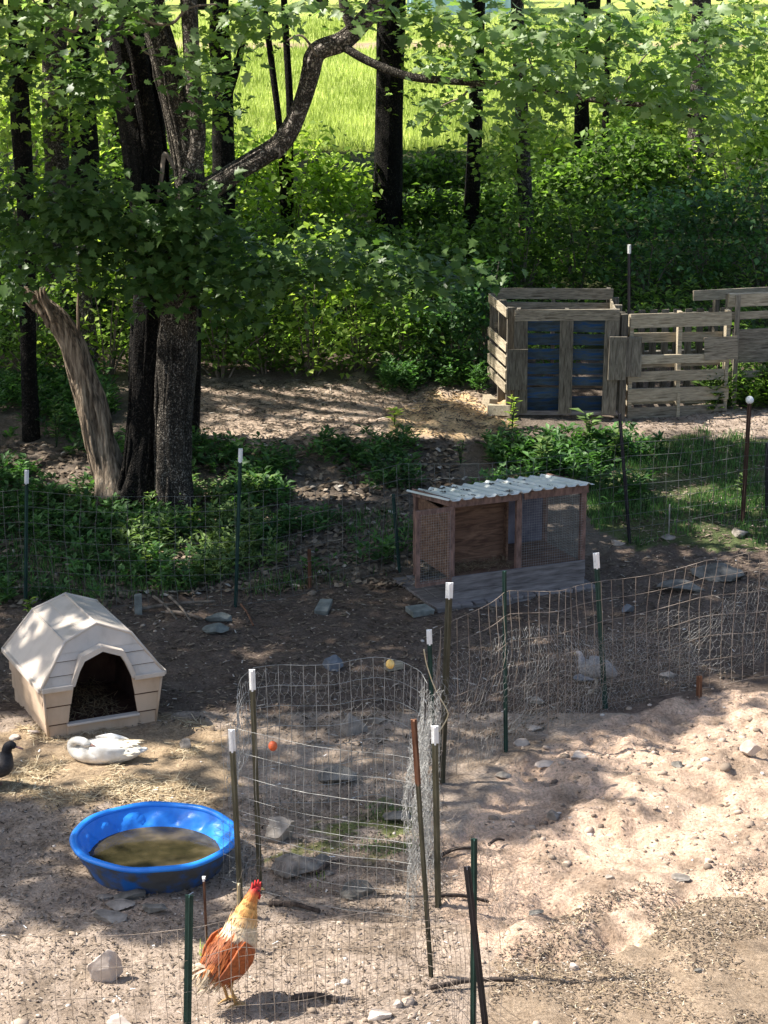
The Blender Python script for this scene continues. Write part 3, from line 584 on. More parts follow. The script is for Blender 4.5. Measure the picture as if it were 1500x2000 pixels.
# ---------------------------------------------------------------- bushes
BUSHN = 0
def bush(px, py, h, w_, label, m='leaf_bush', n=2600, sz=.075, group='bushes in the undergrowth', name='bush', y=None):
    p = G(px, py) if y is None else W(px, py, y)
    if y is not None: p.z = float(base_z(p.x, y))
    o = empty(name, p, 0, label, 'bush', group); ls = m == 'leaf_sun'; n = int(n*(.30 if ls else .5)); sz *= 1.28 if ls else 1.1; nc = max(8, n//8)
    a = RN.rand(nc)*6.283; r = RN.rand(nc)**.5; zz = RN.rand(nc)**.75
    C = np.stack([np.cos(a)*r*w_*(1.05-.55*zz), np.sin(a)*r*w_*.6*(1.05-.5*zz), .08+zz*h*(1-.3*r*RN.rand(nc))], 1)
    P = np.repeat(C, n//nc, 0)+RN.randn(n//nc*nc, 3)*np.array([.17, .17, .10])*max(.6, w_)*(1 if ls else .75)
    P[:, 2] = np.abs(P[:, 2]); sh = RN.rand(nc); v = np.clip(np.repeat(sh, n//nc)*.55+RN.rand(len(P))*.55-.05, 0, 1)
    leaves('foliage', P, sz, mat[m], o, .55, v=v, T=leaf_t(1, .62))['kind'] = 'stuff'
    mb = MB()
    for c in C[RN.permutation(nc)[:9]]:
        mb.tube(catmull([Vector((c[0]*.15, c[1]*.15, -.05)), Vector((c[0]*.5, c[1]*.5, c[2]*.6)), Vector(c)], 3), [.014, .012, .011, .009, .007, .006, .004], 5)
    mb.build('stems', mat['twig'], o, True); return o
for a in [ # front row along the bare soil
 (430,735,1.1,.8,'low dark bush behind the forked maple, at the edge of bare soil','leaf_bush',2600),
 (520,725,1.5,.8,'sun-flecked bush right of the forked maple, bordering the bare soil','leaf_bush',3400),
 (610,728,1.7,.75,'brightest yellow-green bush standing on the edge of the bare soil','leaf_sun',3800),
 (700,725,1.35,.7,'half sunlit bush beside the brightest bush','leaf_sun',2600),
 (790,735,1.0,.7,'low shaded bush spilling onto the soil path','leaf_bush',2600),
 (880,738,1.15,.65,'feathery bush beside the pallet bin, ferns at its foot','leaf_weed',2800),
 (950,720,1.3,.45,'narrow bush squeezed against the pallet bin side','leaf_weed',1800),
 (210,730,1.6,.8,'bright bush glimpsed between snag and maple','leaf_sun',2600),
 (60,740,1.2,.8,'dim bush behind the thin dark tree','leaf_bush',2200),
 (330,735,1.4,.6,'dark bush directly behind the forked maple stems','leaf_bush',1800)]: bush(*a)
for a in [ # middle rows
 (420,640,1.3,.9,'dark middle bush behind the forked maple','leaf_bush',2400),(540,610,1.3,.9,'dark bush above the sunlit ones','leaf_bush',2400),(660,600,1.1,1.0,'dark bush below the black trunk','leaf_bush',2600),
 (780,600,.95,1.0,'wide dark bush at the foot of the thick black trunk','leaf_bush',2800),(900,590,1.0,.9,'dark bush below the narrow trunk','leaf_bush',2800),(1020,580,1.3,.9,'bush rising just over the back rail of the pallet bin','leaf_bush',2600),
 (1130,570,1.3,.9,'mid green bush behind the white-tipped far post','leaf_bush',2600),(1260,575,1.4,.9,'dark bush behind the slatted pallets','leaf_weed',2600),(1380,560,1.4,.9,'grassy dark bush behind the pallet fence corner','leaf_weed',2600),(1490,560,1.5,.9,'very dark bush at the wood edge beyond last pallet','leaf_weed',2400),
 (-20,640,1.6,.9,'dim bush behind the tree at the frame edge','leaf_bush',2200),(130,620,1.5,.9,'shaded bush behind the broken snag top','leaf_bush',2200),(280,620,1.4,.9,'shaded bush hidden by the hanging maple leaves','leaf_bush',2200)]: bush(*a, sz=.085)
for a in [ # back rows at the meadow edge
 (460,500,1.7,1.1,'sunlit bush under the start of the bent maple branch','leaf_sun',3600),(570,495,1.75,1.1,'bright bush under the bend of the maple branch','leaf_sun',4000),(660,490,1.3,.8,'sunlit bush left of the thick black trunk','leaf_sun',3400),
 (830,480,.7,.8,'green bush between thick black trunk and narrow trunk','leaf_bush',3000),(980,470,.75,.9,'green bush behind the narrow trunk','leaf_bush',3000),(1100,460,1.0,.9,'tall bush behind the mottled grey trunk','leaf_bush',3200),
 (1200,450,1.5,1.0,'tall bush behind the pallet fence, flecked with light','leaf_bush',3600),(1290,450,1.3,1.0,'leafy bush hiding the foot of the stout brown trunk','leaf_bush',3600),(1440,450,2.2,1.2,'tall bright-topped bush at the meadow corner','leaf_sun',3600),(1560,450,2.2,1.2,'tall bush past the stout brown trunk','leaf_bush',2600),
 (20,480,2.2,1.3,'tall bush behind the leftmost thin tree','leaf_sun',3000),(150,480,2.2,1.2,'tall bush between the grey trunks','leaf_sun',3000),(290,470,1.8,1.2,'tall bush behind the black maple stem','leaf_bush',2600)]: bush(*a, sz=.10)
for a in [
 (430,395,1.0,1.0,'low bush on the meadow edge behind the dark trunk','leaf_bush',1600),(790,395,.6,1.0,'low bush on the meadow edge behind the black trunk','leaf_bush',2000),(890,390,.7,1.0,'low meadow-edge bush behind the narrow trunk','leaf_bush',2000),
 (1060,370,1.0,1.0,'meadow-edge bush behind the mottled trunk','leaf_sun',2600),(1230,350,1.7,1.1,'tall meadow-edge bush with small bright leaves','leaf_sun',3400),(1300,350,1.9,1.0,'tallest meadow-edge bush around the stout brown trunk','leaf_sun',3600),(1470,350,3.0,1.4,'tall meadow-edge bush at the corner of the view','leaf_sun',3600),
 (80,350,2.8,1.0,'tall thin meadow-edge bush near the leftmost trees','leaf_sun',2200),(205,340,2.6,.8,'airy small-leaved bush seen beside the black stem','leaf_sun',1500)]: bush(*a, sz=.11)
# ---------------------------------------------------------------- ground cover: weeds, grass, litter, pebbles
def weeds(name, P, h, m, sz, k=10, label=None, kind='stuff', spread=.10):
    n = len(P); H = h*RN.uniform(.45, 1.25, n); A = RN.rand(n*k)*6.283; T = np.repeat(P, k, 0); t = RN.rand(n*k)**.7
    Hk = np.repeat(H, k); D = np.stack([np.cos(A), np.sin(A), np.zeros(n*k)], 1); T = T+D*spread*RN.rand(n*k, 1)*.4; T[:, 2] += Hk*t
    Z = np.stack([-D[:, 0]*.5, -D[:, 1]*.5, np.ones(n*k)], 1)+RN.randn(n*k, 3)*.25; X = D+np.array([0, 0, .35])+RN.randn(n*k, 3)*.2
    S = sz*RN.uniform(.6, 1.3, n*k); v = np.clip(np.repeat(RN.rand(n), k)*.6+RN.rand(n*k)*.4, 0, 1)
    o = batch(name, leaf_t(1, .42), T, rots(Z, X), np.stack([S, S, S], 1), mat[m], None, v, kind)
    if label: o['label'] = label
    return o
def patchy(f, th, s=3): return lambda x, y: np.clip((fbm(x*f, y*f, s, 3)-th)*6, 0, 1)
WA = scatter_px(1700, [(-100,850),(380,870),(520,880),(720,868),(900,870),(1180,860),(1180,920),(900,1000),(820,1120),(560,1130),(420,1150),(250,1170),(-100,1200)], patchy(1.5, .42))
weeds('ground_cover', WA, .19, 'leaf_weed', .095, 11)
weeds('ground_cover', scatter_px(420, [(340,960),(520,960),(560,1110),(400,1150),(240,1120),(240,1040)], patchy(2, .45, 9)), .22, 'leaf_pale', .085, 9)
weeds('ground_cover', scatter_px(260, [(930,880),(1000,862),(1270,865),(1290,930),(1220,1000),(1150,950),(960,920)], patchy(1.5, .40)), .20, 'leaf_weed', .10, 10)
weeds('ground_cover', scatter_px(260, [(740,735),(960,735),(960,770),(760,760)]), .3, 'leaf_weed', .08, 12)
weeds('ground_cover', scatter_px(500, [(-100,740),(220,740),(220,860),(-100,860)], patchy(1.3, .42)), .22, 'leaf_weed', .09, 10)
weeds('ground_cover', scatter_px(3200, [(-300,735),(1900,735),(1900,500),(-300,500)]), .35, 'leaf_bush', .10, 9)
weeds('ground_cover', scatter_px(300, [(1340,770),(1600,740),(1600,800),(1380,810)]), .4, 'leaf_bush', .10, 12)
def grass(P, h, wd, m='grass', lean=.5, name='grass'):
    n = len(P); D = rnd_dir(n); D[:, 2] = 0; Z = rnd_dir(n)*.28; Z[:, 2] = 1; H = h*RN.uniform(.5, 1.3, n)
    return batch(name, blade_t(), P, rots(Z, D), np.stack([H*lean, np.full(n, wd), H], 1), mat[m], kind='stuff')
grass(scatter_px(9000, [(1130,870),(1560,830),(1560,1060),(1250,1075),(1140,1020)], patchy(1.6, .38)), .09, .008, 'leaf_weed')
grass(scatter_px(5000, [(0,1000),(900,1000),(820,1140),(250,1190),(-50,1190)], patchy(1.6, .42)), .11, .009, 'leaf_weed')
grass(scatter_px(1100, [(495,1690),(700,1700),(830,1660),(840,1560),(640,1590),(560,1660)], patchy(3, .5)), .045, .006, 'leaf_weed')
grass(scatter_px(420, [(535,1715),(650,1712),(650,1752),(560,1760)], patchy(5, .45)), .07, .006, 'leaf_sun')
grass(scatter_px(120, [(385,1860),(425,1860),(425,1895),(385,1895)]), .10, .007, 'leaf_sun')
def meadow():
    n = 90000; y = 39+27*RN.rand(n)**1.3; x = RN.uniform(-1, 1, n)*(y*.20+.8); P = np.stack([x, y, ground_z(x, y)], 1); P = P[(y < 56.3) | (y > 58.7)]
    n = len(P); D = rnd_dir(n); D[:, 2] = 0; Z = rnd_dir(n)*.3; Z[:, 2] = 1; H = .24*RN.uniform(.4, 1.3, n)
    v = np.clip(fbm(P[:, 0]*.6, P[:, 1]*.5, 12)*1.2-.35+RN.rand(n)*.4, 0, 1)
    batch('meadow_grass', blade_t(), P, rots(Z, D), np.stack([H*.5, np.full(n, .022), H], 1), mat['grass'], v=v, kind='stuff')
meadow()
def flat_bits(name, P, L, Wd, m, T=None, lift=.006, kind='stuff', tilt=.25, v=None):
    n = len(P); Z = rnd_dir(n)*tilt; Z[:, 2] += 1; X = rnd_dir(n); X[:, 2] *= .2; P = P.copy(); P[:, 2] += lift+.01*RN.rand(n)
    S = np.stack([L*RN.uniform(.4, 1.5, n), Wd*RN.uniform(.5, 1.4, n), Wd*np.ones(n)], 1)
    return batch(name, T or (np.array([(0,-.5,0),(1,-.4,.1),(1,.4,0),(0,.5,.1),(.5,0,.45)]), np.array([(0,1,4),(1,2,4),(2,3,4),(3,0,4)])), P, rots(Z, X), S, mat[m], v=v, kind=kind)
flat_bits('straw', scatter_px(6000, [(-80,1430),(90,1425),(150,1410),(330,1390),(440,1430),(460,1560),(250,1575),(-80,1550)], patchy(2.6, .44)), .075, .005, 'straw')
flat_bits('litter', scatter_px(7000, [(980,1860),(1150,1750),(1580,1660),(1580,2080),(900,2080)], patchy(2.5, .36)), .022, .008, 'chips')
flat_bits('straw', scatter_px(900, [(980,1860),(1150,1750),(1580,1660),(1580,2080),(900,2080)], patchy(2.5, .4)), .04, .004, 'straw')
flat_bits('litter', scatter_px(7000, [(-80,1170),(300,1180),(900,1130),(1580,1040),(1580,1300),(1200,1380),(860,1480),(300,1420),(-80,1420)]), .05, .014, 'chips')
flat_bits('litter', scatter_px(7000, [(-80,1560),(470,1560),(860,1480),(900,2080),(-80,2080)]), .028, .010, 'chips')
flat_bits('litter', scatter_px(4500, [(380,738),(960,738),(1000,870),(390,880)]), .07, .014, 'chips')
flat_bits('litter', scatter_px(3500, [(1190,820),(1580,770),(1580,1040),(1200,1080)]), .05, .012, 'chips')
flat_bits('feathers', scatter_px(80, [(-80,1430),(470,1430),(860,1300),(900,2080),(-80,2080)]), .035, .009, 'white_tip')
flat_bits('fallen_leaves', scatter_px(5000, [(-80,860),(900,860),(900,1140),(-80,1190)]), .07, .05, 'chips', tilt=.5)
def pebbles(P, s, T=None, kind='stuff', name='pebbles', v=None):
    n = len(P); S = s*np.exp(RN.randn(n)*.5); S3 = np.stack([S*RN.uniform(.8, 1.5, n), S*RN.uniform(.7, 1.2, n), S*RN.uniform(.35, .75, n)], 1)
    return batch(name, ico(), P, rots(np.array([0, 0, 1.])+rnd_dir(n)*.3, rnd_dir(n)), S3, mat['pebble'], v=v, kind=kind, smooth=True)
pebbles(scatter_px(2000, [(860,1640),(1000,1500),(1200,1400),(1400,1340),(1580,1310),(1580,2080),(860,2080)], patchy(2.2, .40, 6)), .013)
pebbles(scatter_px(420, [(860,1640),(1000,1460),(1200,1380),(1580,1310),(1580,1700),(1100,1700)], patchy(2.2, .4, 16)), .032)
pebbles(scatter_px(2200, [(-80,1560),(470,1560),(860,1480),(900,2080),(-80,2080)]), .013)
pebbles(scatter_px(900, [(-80,1180),(300,1190),(900,1130),(1580,1040),(1580,1300),(1200,1380),(860,1480),(300,1420)]), .018)
pebbles(scatter_px(130, [(640,1900),(820,1910),(860,2060),(560,2060)]), .03)
# ---------------------------------------------------------------- stones (each one a thing)
def rock(px, py, wpx, hpx, label, m='stone', flat=1, seed=None, ang=0, dy=1, name='stone', tilt=0, top=0, sub=4):
    """px, py: middle of its foot in the view; wpx, hpx its size there"""
    p = G(px, py); sc = FPX/(p.y*CP-(p.z-CAM_Z)*SP); rx = wpx/2/sc; rz = hpx/2/sc*flat
    seed = seed or int(px*7+py) % 999; rs = np.random.RandomState(seed); bm = bmesh.new(); bmesh.ops.create_icosphere(bm, subdivisions=sub, radius=1)
    cuts = [rs.randn(3) for _ in range(11)]; cuts = [c/np.linalg.norm(c) for c in cuts]; ds = [rs.uniform(.40, .85) for _ in cuts]
    for v in bm.verts:
        c = np.array(v.co[:])
        for q, d in zip(cuts, ds):
            e = c@q
            if e > d: c = c-q*(e-d)*.97
        c = c*(1+.26*(float(fbm(c[0]*2.2+seed, c[1]*2.2+c[2]*2.7, seed, 3))-.5)); c[2] = c[2]*(1-top*.5*(c[2] > 0)); f = 1-top*max(0, c[2])
        v.co = (c[0]*rx*f, c[1]*rx*.75*dy*f, c[2]*rz)
    me = bpy.data.meshes.new(name); bm.to_mesh(me); bm.free(); me.materials.append(mat[m])
    for q in me.polygons: q.use_smooth = True
    me.set_sharp_from_angle(angle=.42)
    o = link(name, me, None, (p.x, p.y, gz(p)+rz*.50), (math.radians(tilt), 0, math.radians(ang))); return tag(o, label, 'stone')
rock(1468,1480,48,42,'round pale boulder on sand near the rusty stake','stone_pink',1.0)
rock(1083,1588,34,30,'round grey cobble alone on the pink sand','stone',1.0)
rock(207,1914,76,92,'upright pointed pale rock between foreground fence and pool','stone_pink',1.15,ang=15,dy=.6,top=.42,seed=77)
rock(240,2005,76,44,'pale rounded rock cut by the bottom edge','stone_pink',1.0)
rock(212,1795,74,34,'flat whitish stone with dark hollow before the pool','stone',.9)
rock(235,1768,68,26,'flat stone wedged in middle of the small stack by pool','stone',.8)
rock(260,1752,78,28,'long flat stone resting against the pool front','stone_dark',.8)
rock(205,1750,40,14,'small thin stone at the stack end beside the pool','stone',.9)
rock(300,1785,56,34,'dark rubble lump in pool shade','stone_dark',.8)
rock(362,1465,32,30,'small round pinkish stone right of the white duck','stone',1.0)
rock(432,1212,62,34,'wedge shaped green-grey slab leaning in the shade by the back fence','slab',.8,dy=.5)
rock(428,1234,66,28,'flat green-grey slab lying before the wedge shaped one','slab',.7)
rock(650,1302,50,40,'smooth blue-grey dome stone just beyond the wire pen','stone_blue',1.1)
rock(690,1432,56,66,'pale grey pointed rock standing inside the wire pen','stone',1.15,dy=.7,top=.35,ang=20)
rock(735,1412,56,22,'low grey rock against the pointed one in the pen','stone',.8)
rock(650,1528,96,52,'broad grey mossy rock in pen centre','stone_dark',.8)
rock(545,1642,66,80,'upright blocky pale stone near the pen post','stone',1.0,dy=.8)
rock(590,1700,120,60,'large cracked flat pale rock inside the pen','stone',.75)
rock(625,1690,50,42,'brown hollow stone on the flat pale rock','stone_dark',.9)
rock(700,1745,100,44,'low grey mound rock by the pen near edge','stone_dark',.8)
rock(775,1600,64,32,'dark small boulder at the pen side wire','stone_dark',.9)
rock(1305,1320,50,22,'light speckled stone in the fenced run','stone_pink',.8)
rock(1150,1325,60,20,'flat grey stone behind the guinea fowl','stone_blue',.7)
rock(1225,1195,26,32,'small upright block stone near the hutch corner','stone_blue',1.0)
rock(1410,1125,120,44,'wide grey boulder in uphill corner of the run','stone_dark',.7)
rock(1330,1150,100,40,'grey boulder beside the widest one uphill','stone_dark',.6)
rock(1445,1045,52,26,'pale stone at the foot of the rusty pipe post','stone',.8)
rock(1205,1062,34,18,'tan stone touching the black fence post foot','stone_pink',.8)
rock(1305,1052,30,18,'pale pebble-like stone by the thin wire stake','stone',.8)
rock(1020,1450,36,26,'reddish stone by the green post foot','stone_pink',.8)
rock(1045,1425,30,18,'small pale stone behind the reddish one','stone_pink',.8)
rock(1050,1375,34,24,'rounded stone under the crumpled netting','stone',.8)
rock(1065,1490,46,22,'smooth light stone at the sunny edge below the fence','stone_pink',.7)
rock(985,1510,36,20,'brown stone in the dappled gravel','stone',.8)
rock(1130,1480,50,20,'pale flat stone breaking through sand','stone_pink',.7)
rock(1325,1490,36,20,'dark pointed stone on the bright sand','stone_dark',.7)
rock(1325,1712,50,24,'half buried brown stone in the straw','stone',.6)
rock(1190,1720,24,18,'little brown stone near the half buried one','stone',.7)
rock(1045,1770,46,18,'buried dark stone by the sandy hump','stone_dark',.6)
rock(1120,1885,26,20,'white round pebble on straw soil','stone_pink',.9)
rock(1365,1902,22,14,'grey pebble on open straw soil','stone_dark',.8)
rock(735,1985,60,50,'flat tan rock at the bottom beside white rubble','stone_pink',.7)
rock(775,1965,34,26,'bright white rubble stone beside the leaning post foot','stone_pink',.9)
rock(640,1700,30,16,'small stone chip on the cracked flat rock','stone',.8)
rock(100,745,60,30,'grey boulder in the weeds behind the snag','stone',.8)
rock(30,1440,34,16,'whitish stone near the kennel side wall','stone_pink',.8)
rock(65,1432,28,14,'small white stone against the kennel corner','stone_pink',.8)
def slab_box(px, py, d, label, m, rz, rx=0, name='paving_piece'):
    p = G(px, py); mb = MB(); mb.box((0, 0, 0), d, j=.008); o = mb.build(name, mat[m], None, bevel=.006, loc=(p.x, p.y, gz(p)+.04), rot=(rx, 0, rz)); tag(o, label, 'stone'); return o
slab_box(632,1192,(.13,.22,.05),'grey rectangular paving piece lying in the shade','slab',-.25,.25)
slab_box(820,1200,(.22,.16,.05),'dark flat paving piece by the hutch deck corner','slab',.5,.1)
slab_box(270,1195,(.07,.05,.3),'short dark upright plank stub in the weeds behind kennel','slab',0)
slab_box(770,1305,(.16,.08,.05),'brown wood offcut behind the pen rim','pale_board',.4)
# ---------------------------------------------------------------- pallets
def board(parent, c, d, m, name='board', R=None, j=.004):
    mb = MB(); mb.box((0, 0, 0), d, j=j); o = mb.build(name, mat[m], parent, loc=c); 
    if R: o.rotation_euler = R
    return o
def pallet(loc, rz, w_, h, label, face, slats, stringers, m='grey_board', ms='grey_upright', cat='pallet', group='weathered pallets', top=None, rx=0, slat_back=False, broken=()):
    """upright pallet: local x along it, z up, face toward -y"""
    o = empty('pallet', loc, rz, label, cat, group, rx=rx)
    for x in stringers: board(o, (x, 0, h/2), (.045 if not slat_back else .13, .085, h), ms, 'stringer', (0, 0, 0), .003)
    sy = .06 if slat_back else -.056
    for i, (z, hh, x0, x1, mm) in enumerate(slats):
        board(o, ((x0+x1)/2, sy+random.uniform(-.004, .004), z), (x1-x0, .02, hh), mm or m, 'board', (0, random.uniform(-.012, .012), 0), .006)
    return o
PA = G(1000,812); PB = G(1205,818); PR = math.atan2(PB.y-PA.y, PB.x-PA.x)
pz = lambda p: gz(p)-.03
wid = (PB-PA).length; H1 = 1.24
# blue front pallet: three grey uprights and head rail over blue slats
bp = empty('pallet', (PA.x, PA.y, pz(PA)), PR, 'blue slatted pallet standing as the front of the bin', 'pallet', 'weathered pallets')
for i, x in enumerate((.09, wid*.50, wid*.92)): board(bp, (x, -.055, H1/2-.02), ((.15, .15, .16)[i], .022, H1-.1), 'grey_upright', 'upright', (0, .012*(i-1), 0))
board(bp, (wid*.5, -.058, H1-.065), (wid*.98, .026, .13), 'grey_board', 'head_rail', (0, -.015, 0))
for i in range(3): board(bp, ((.06, wid*.5, wid*.95)[i], 0, H1/2), (.04, .09, H1), 'grey_upright', 'stringer')
for i, (z, hh) in enumerate(((1.04,.15),(.87,.13),(.70,.13),(.53,.12),(.385,.10),(.12,.17))):
    o = board(bp, (wid*.5, .055, z), (wid*.97, .018, hh), 'blue_board', 'board', (0, random.uniform(-.015, .015), 0), .009)
board(bp, (wid*.27, .053, .25), (wid*.40, .018, .12), 'blue_board')
board(bp, (wid*.5, -.03, .03), (wid, .03, .05), 'skirt', 'bottom_rail')
D = 1.05; ux, uy = Vector((math.cos(PR), math.sin(PR), 0)), Vector((-math.sin(PR), math.cos(PR), 0))
# left side pallet
sdl = PA-ux*.02+uy*.05; sp = empty('pallet', (sdl.x, sdl.y, pz(sdl)), math.pi/2+.16, 'pallet turned edge-on, its slats catching sun, closing the bin end', 'pallet', 'weathered pallets')
for x in (.03, .5, .98): board(sp, (x, 0, .62), (.045, .09, 1.24), 'grey_upright', 'stringer')
for z in (.30,.46,.62,.78,1.18): board(sp, (.5, .055, z), (1.0, .02, .105), 'pale_board')
for z in (.1,.9,1.05): board(sp, (.5, -.055, z), (1.0, .02, .10), 'grey_board')
bk = PA+uy*D-ux*.2; bq = empty('pallet', (bk.x, bk.y, pz(bk)), PR-.01, 'dark rear pallet of the bin, only its upper rails showing', 'pallet', 'weathered pallets')
for x in (.05, .7, 1.35): board(bq, (x, 0, .62), (.045, .09, 1.22), 'grey_upright', 'stringer')
for z in (.08,.24,.42,.60,.78,1.0,1.17): board(bq, (.7, -.055, z), (1.4, .02, .13 if z > .9 else .09), 'grey_board')
rs = PA+ux*(wid+.02)+uy*.04; rp = empty('pallet', (rs.x, rs.y, pz(rs)), PR+math.pi/2, 'pallet dividing the bin from the slatted fence', 'pallet', 'weathered pallets')
for x in (.03, .5, .98): board(rp, (x, 0, .63), (.045, .09, 1.26), 'grey_upright', 'stringer')
for z in (.1,.28,.46,.64,.82,1.0,1.2): board(rp, (.5, .055, z), (1.0, .02, .10), 'pale_board' if z > 1.1 else 'grey_board')
# second pallet (pale slats)
QA = G(1222,812); QB = G(1418,800); QR = math.atan2(QB.y-QA.y, QB.x-QA.x); wq = (QB-QA).length
p2 = empty('pallet', (QA.x, QA.y, pz(QA)), QR, 'pale open-slatted pallet fence section between two plywood patches', 'pallet', 'weathered pallets')
for x in (.03, wq*.50, wq-.03): board(p2, (x, .0, .62), (.045, .09, 1.24 if x > .5 else 1.18), 'pale_board', 'stringer')
for z, hh, x0, x1, mm in ((1.15,.16,.0,wq,'pale_board'),(.70,.10,.0,wq,'pale_board'),(.50,.12,0,wq*.95,'pale_board'),(.28,.16,0,wq,'pale_board'),(.08,.13,.0,wq*.97,'grey_board')):
    board(p2, ((x0+x1)/2, -.056, z), (x1-x0, .02, hh), mm, 'board', (0, random.uniform(-.02, .01), 0), .008)
for z, hh in ((.93,.11),(.62,.08),(.19,.08)): board(p2, (wq*.48, .056, z), (wq*.92, .02, hh), 'pale_board', 'board', (0, random.uniform(-.02, .02), 0), .008)
board(p2, (wq*.5, -.06, .14), (.035, .03, .32), 'pale_board', 'batten')
# rear pallet seen through it, upright slats
RA = QA+Vector((0, 1.15, 0)); r2 = empty('pallet', (RA.x+.12, RA.y-.25, pz(RA)-.16), QR, 'dark pallet with upright slats seen through the pale one', 'pallet', 'weathered pallets')
for x in np.linspace(0, 1.15, 9): board(r2, (x, 0, .58), (.085, .02, 1.1), 'grey_upright')
for z in (.1, .6, 1.05): board(r2, (.57, .05, z), (1.2, .08, .045), 'grey_upright', 'stringer')
# third pallet to the edge of view
TA = G(1420,795); TB = G(1640,775); TR = math.atan2(TB.y-TA.y, TB.x-TA.x)
p3 = empty('pallet', (TA.x, TA.y+.2, pz(TA)), TR, 'grey pallet fence section farthest along, cut off by the frame', 'pallet', 'weathered pallets')
for x in (.0, .62, 1.25): board(p3, (x, .0, .66), (.05, .09, 1.34), 'grey_upright', 'stringer')
for z, hh, mm in ((1.26,.15,'pale_board'),(1.08,.09,'pale_board'),(.18,.12,'grey_board'),(.38,.08,'grey_board')): board(p3, (.62, -.056, z), (1.3, .02, hh), mm, 'board', (0, .012, 0), .008)
board(p3, (.66, -.06, .72), (1.25, .02, .40), 'grey_board', 'panel')
fp = G(1410,800); fo = empty('pallet', (fp.x+.0, fp.y+.75, pz(fp)+.05), TR+.02, 'pallet rail line running behind the fence corner', 'pallet', 'weathered pallets')
board(fo, (.35, 0, 1.2), (1.3, .03, .12), 'pale_board'); board(fo, (.02, .05, .62), (.05, .08, 1.2), 'grey_upright', 'stringer'); board(fo, (.95, .05, .62), (.05, .08, 1.2), 'grey_upright', 'stringer')
def ply(px, py, yoff, d, label, rot=0, m='grey_upright', y=None):
    yy = y; c = W(px, py, yy); mb = MB(); mb.box((0, 0, 0), d, j=.004); o = mb.build('plywood_patch', mat[m], None, loc=c, rot=(0, rot, PR)); return tag(o, label, 'board', 'plywood patches joining pallets')
yf = PA.y-.10
ply(1010,722,0,(.24,.02,.47),'upright grey plywood patch on the bin corner below blue slats',.0,y=PA.y-.085)
ply(1206,700,0,(.20,.02,.50),'tall grey plywood patch joining the blue pallet to the fence',.01,y=PB.y-.11)
ply(1236,697,0,(.20,.018,.46),'grey plywood patch overlapping the tall one on the pale pallet',-.01,y=QA.y-.085)
ply(1408,680,0,(.38,.02,.27),'wide grey plywood patch across the pale pallet end',-.06,'grey_board',y=QB.y-.12)
ps = G(1213,815); post_ = MB(); post_.box((0,0,.62),(.07,.07,1.3),j=.004); tag(post_.build('wooden_post', mat['grey_upright'], None, loc=(ps.x,ps.y-.02,gz(ps)-.05)),'square wooden post between the blue pallet and pale pallet','post')
ps = G(1432,792); post_ = MB(); post_.box((0,0,.66),(.05,.05,1.4),j=.004); tag(post_.build('wooden_post', mat['grey_upright'], None, loc=(ps.x,ps.y,gz(ps)-.05)),'thin dark post at the corner of the pallet fence','post')
for k, (a, b) in enumerate(((955,790),(975,812))):
    p = G(a, b); mb = MB(); mb.box((0,0,.06),(.10,.26,.12),j=.01); tag(mb.build('wood_block', mat['pale_board'], None, loc=(p.x,p.y,gz(p)),rot=(0,.1,.3+k)), ('split wood block behind the bin corner on sand','split wood block at the front foot of the bin')[k],'block')
# ---------------------------------------------------------------- wires
def wire_mesh(name, segs, r, m, parent=None, kind=None):
    S = np.array([[list(a), list(b)] for a, b in segs], float); A, B = S[:, 0], S[:, 1]; d = B-A; L = np.linalg.norm(d, axis=1, keepdims=True); ok = L[:, 0] > 1e-5
    A, B, d = A[ok], B[ok], (d/np.maximum(L, 1e-6))[ok]; ref = np.where(np.abs(d[:, 2:]) > .8, np.array([[1., 0, 0]]), np.array([[0, 0, 1.]]))
    p = np.cross(d, ref); p /= np.linalg.norm(p, axis=1, keepdims=True); q = np.cross(d, p); n = len(A); V = np.zeros((n, 6, 3))
    for k in range(3):
        o = (p*math.cos(2.0944*k)+q*math.sin(2.0944*k))*r; V[:, k] = A+o-d*r*.5; V[:, k+3] = B+o+d*r*.5
    F = np.array([(0,1,4,3),(1,2,5,4),(2,0,3,5)])[None]+(np.arange(n)*6)[:, None, None]
    o = link(name, raw_mesh(name, V.reshape(-1, 3), F.reshape(-1, 4), mat[m], smooth=False), parent)
    if kind: o['kind'] = kind
    return o
class Sheet:
    """wire sheet hanging from ground points P with a height for each; s in metres along, t 0..1 upward"""
    def __init__(s, P, H, amp=.03, seed=1, sag=0, posts=()):
        s.P = [Vector(p) for p in P]; s.H = H; s.d = [0]
        for a, b in zip(s.P, s.P[1:]): s.d.append(s.d[-1]+(b-a).length)
        s.L = s.d[-1]; s.amp = amp; s.seed = seed; s.sag = sag
        s.nrm = Vector(((s.P[-1]-s.P[0]).y, -(s.P[-1]-s.P[0]).x, 0)); s.nrm = s.nrm.normalized() if s.nrm.length > .3 else Vector((0, 0, 0))
    def at(s, u, t):
        u = min(max(u, 0), s.L-1e-6); i = max(k for k in range(len(s.d)-1) if s.d[k] <= u); f = (u-s.d[i])/(s.d[i+1]-s.d[i]); p = s.P[i].lerp(s.P[i+1], f); h = s.H[i]+(s.H[i+1]-s.H[i])*f
        w1 = float(vn(u*2.3, t*3, s.seed))-.5; w2 = float(vn(u*2.3, t*3, s.seed+9))-.5
        dirv = (s.P[i+1]-s.P[i]).normalized(); nr = Vector((dirv.y, -dirv.x, 0))
        return p+nr*w1*s.amp*2+dirv*w2*s.amp*1.6+Vector((0, 0, h*t-s.sag*4*f*(1-f)*t*(s.d[i+1]-s.d[i])+(float(vn(u*1.7, t*2+7, s.seed+3))-.5)*s.amp*1.2))
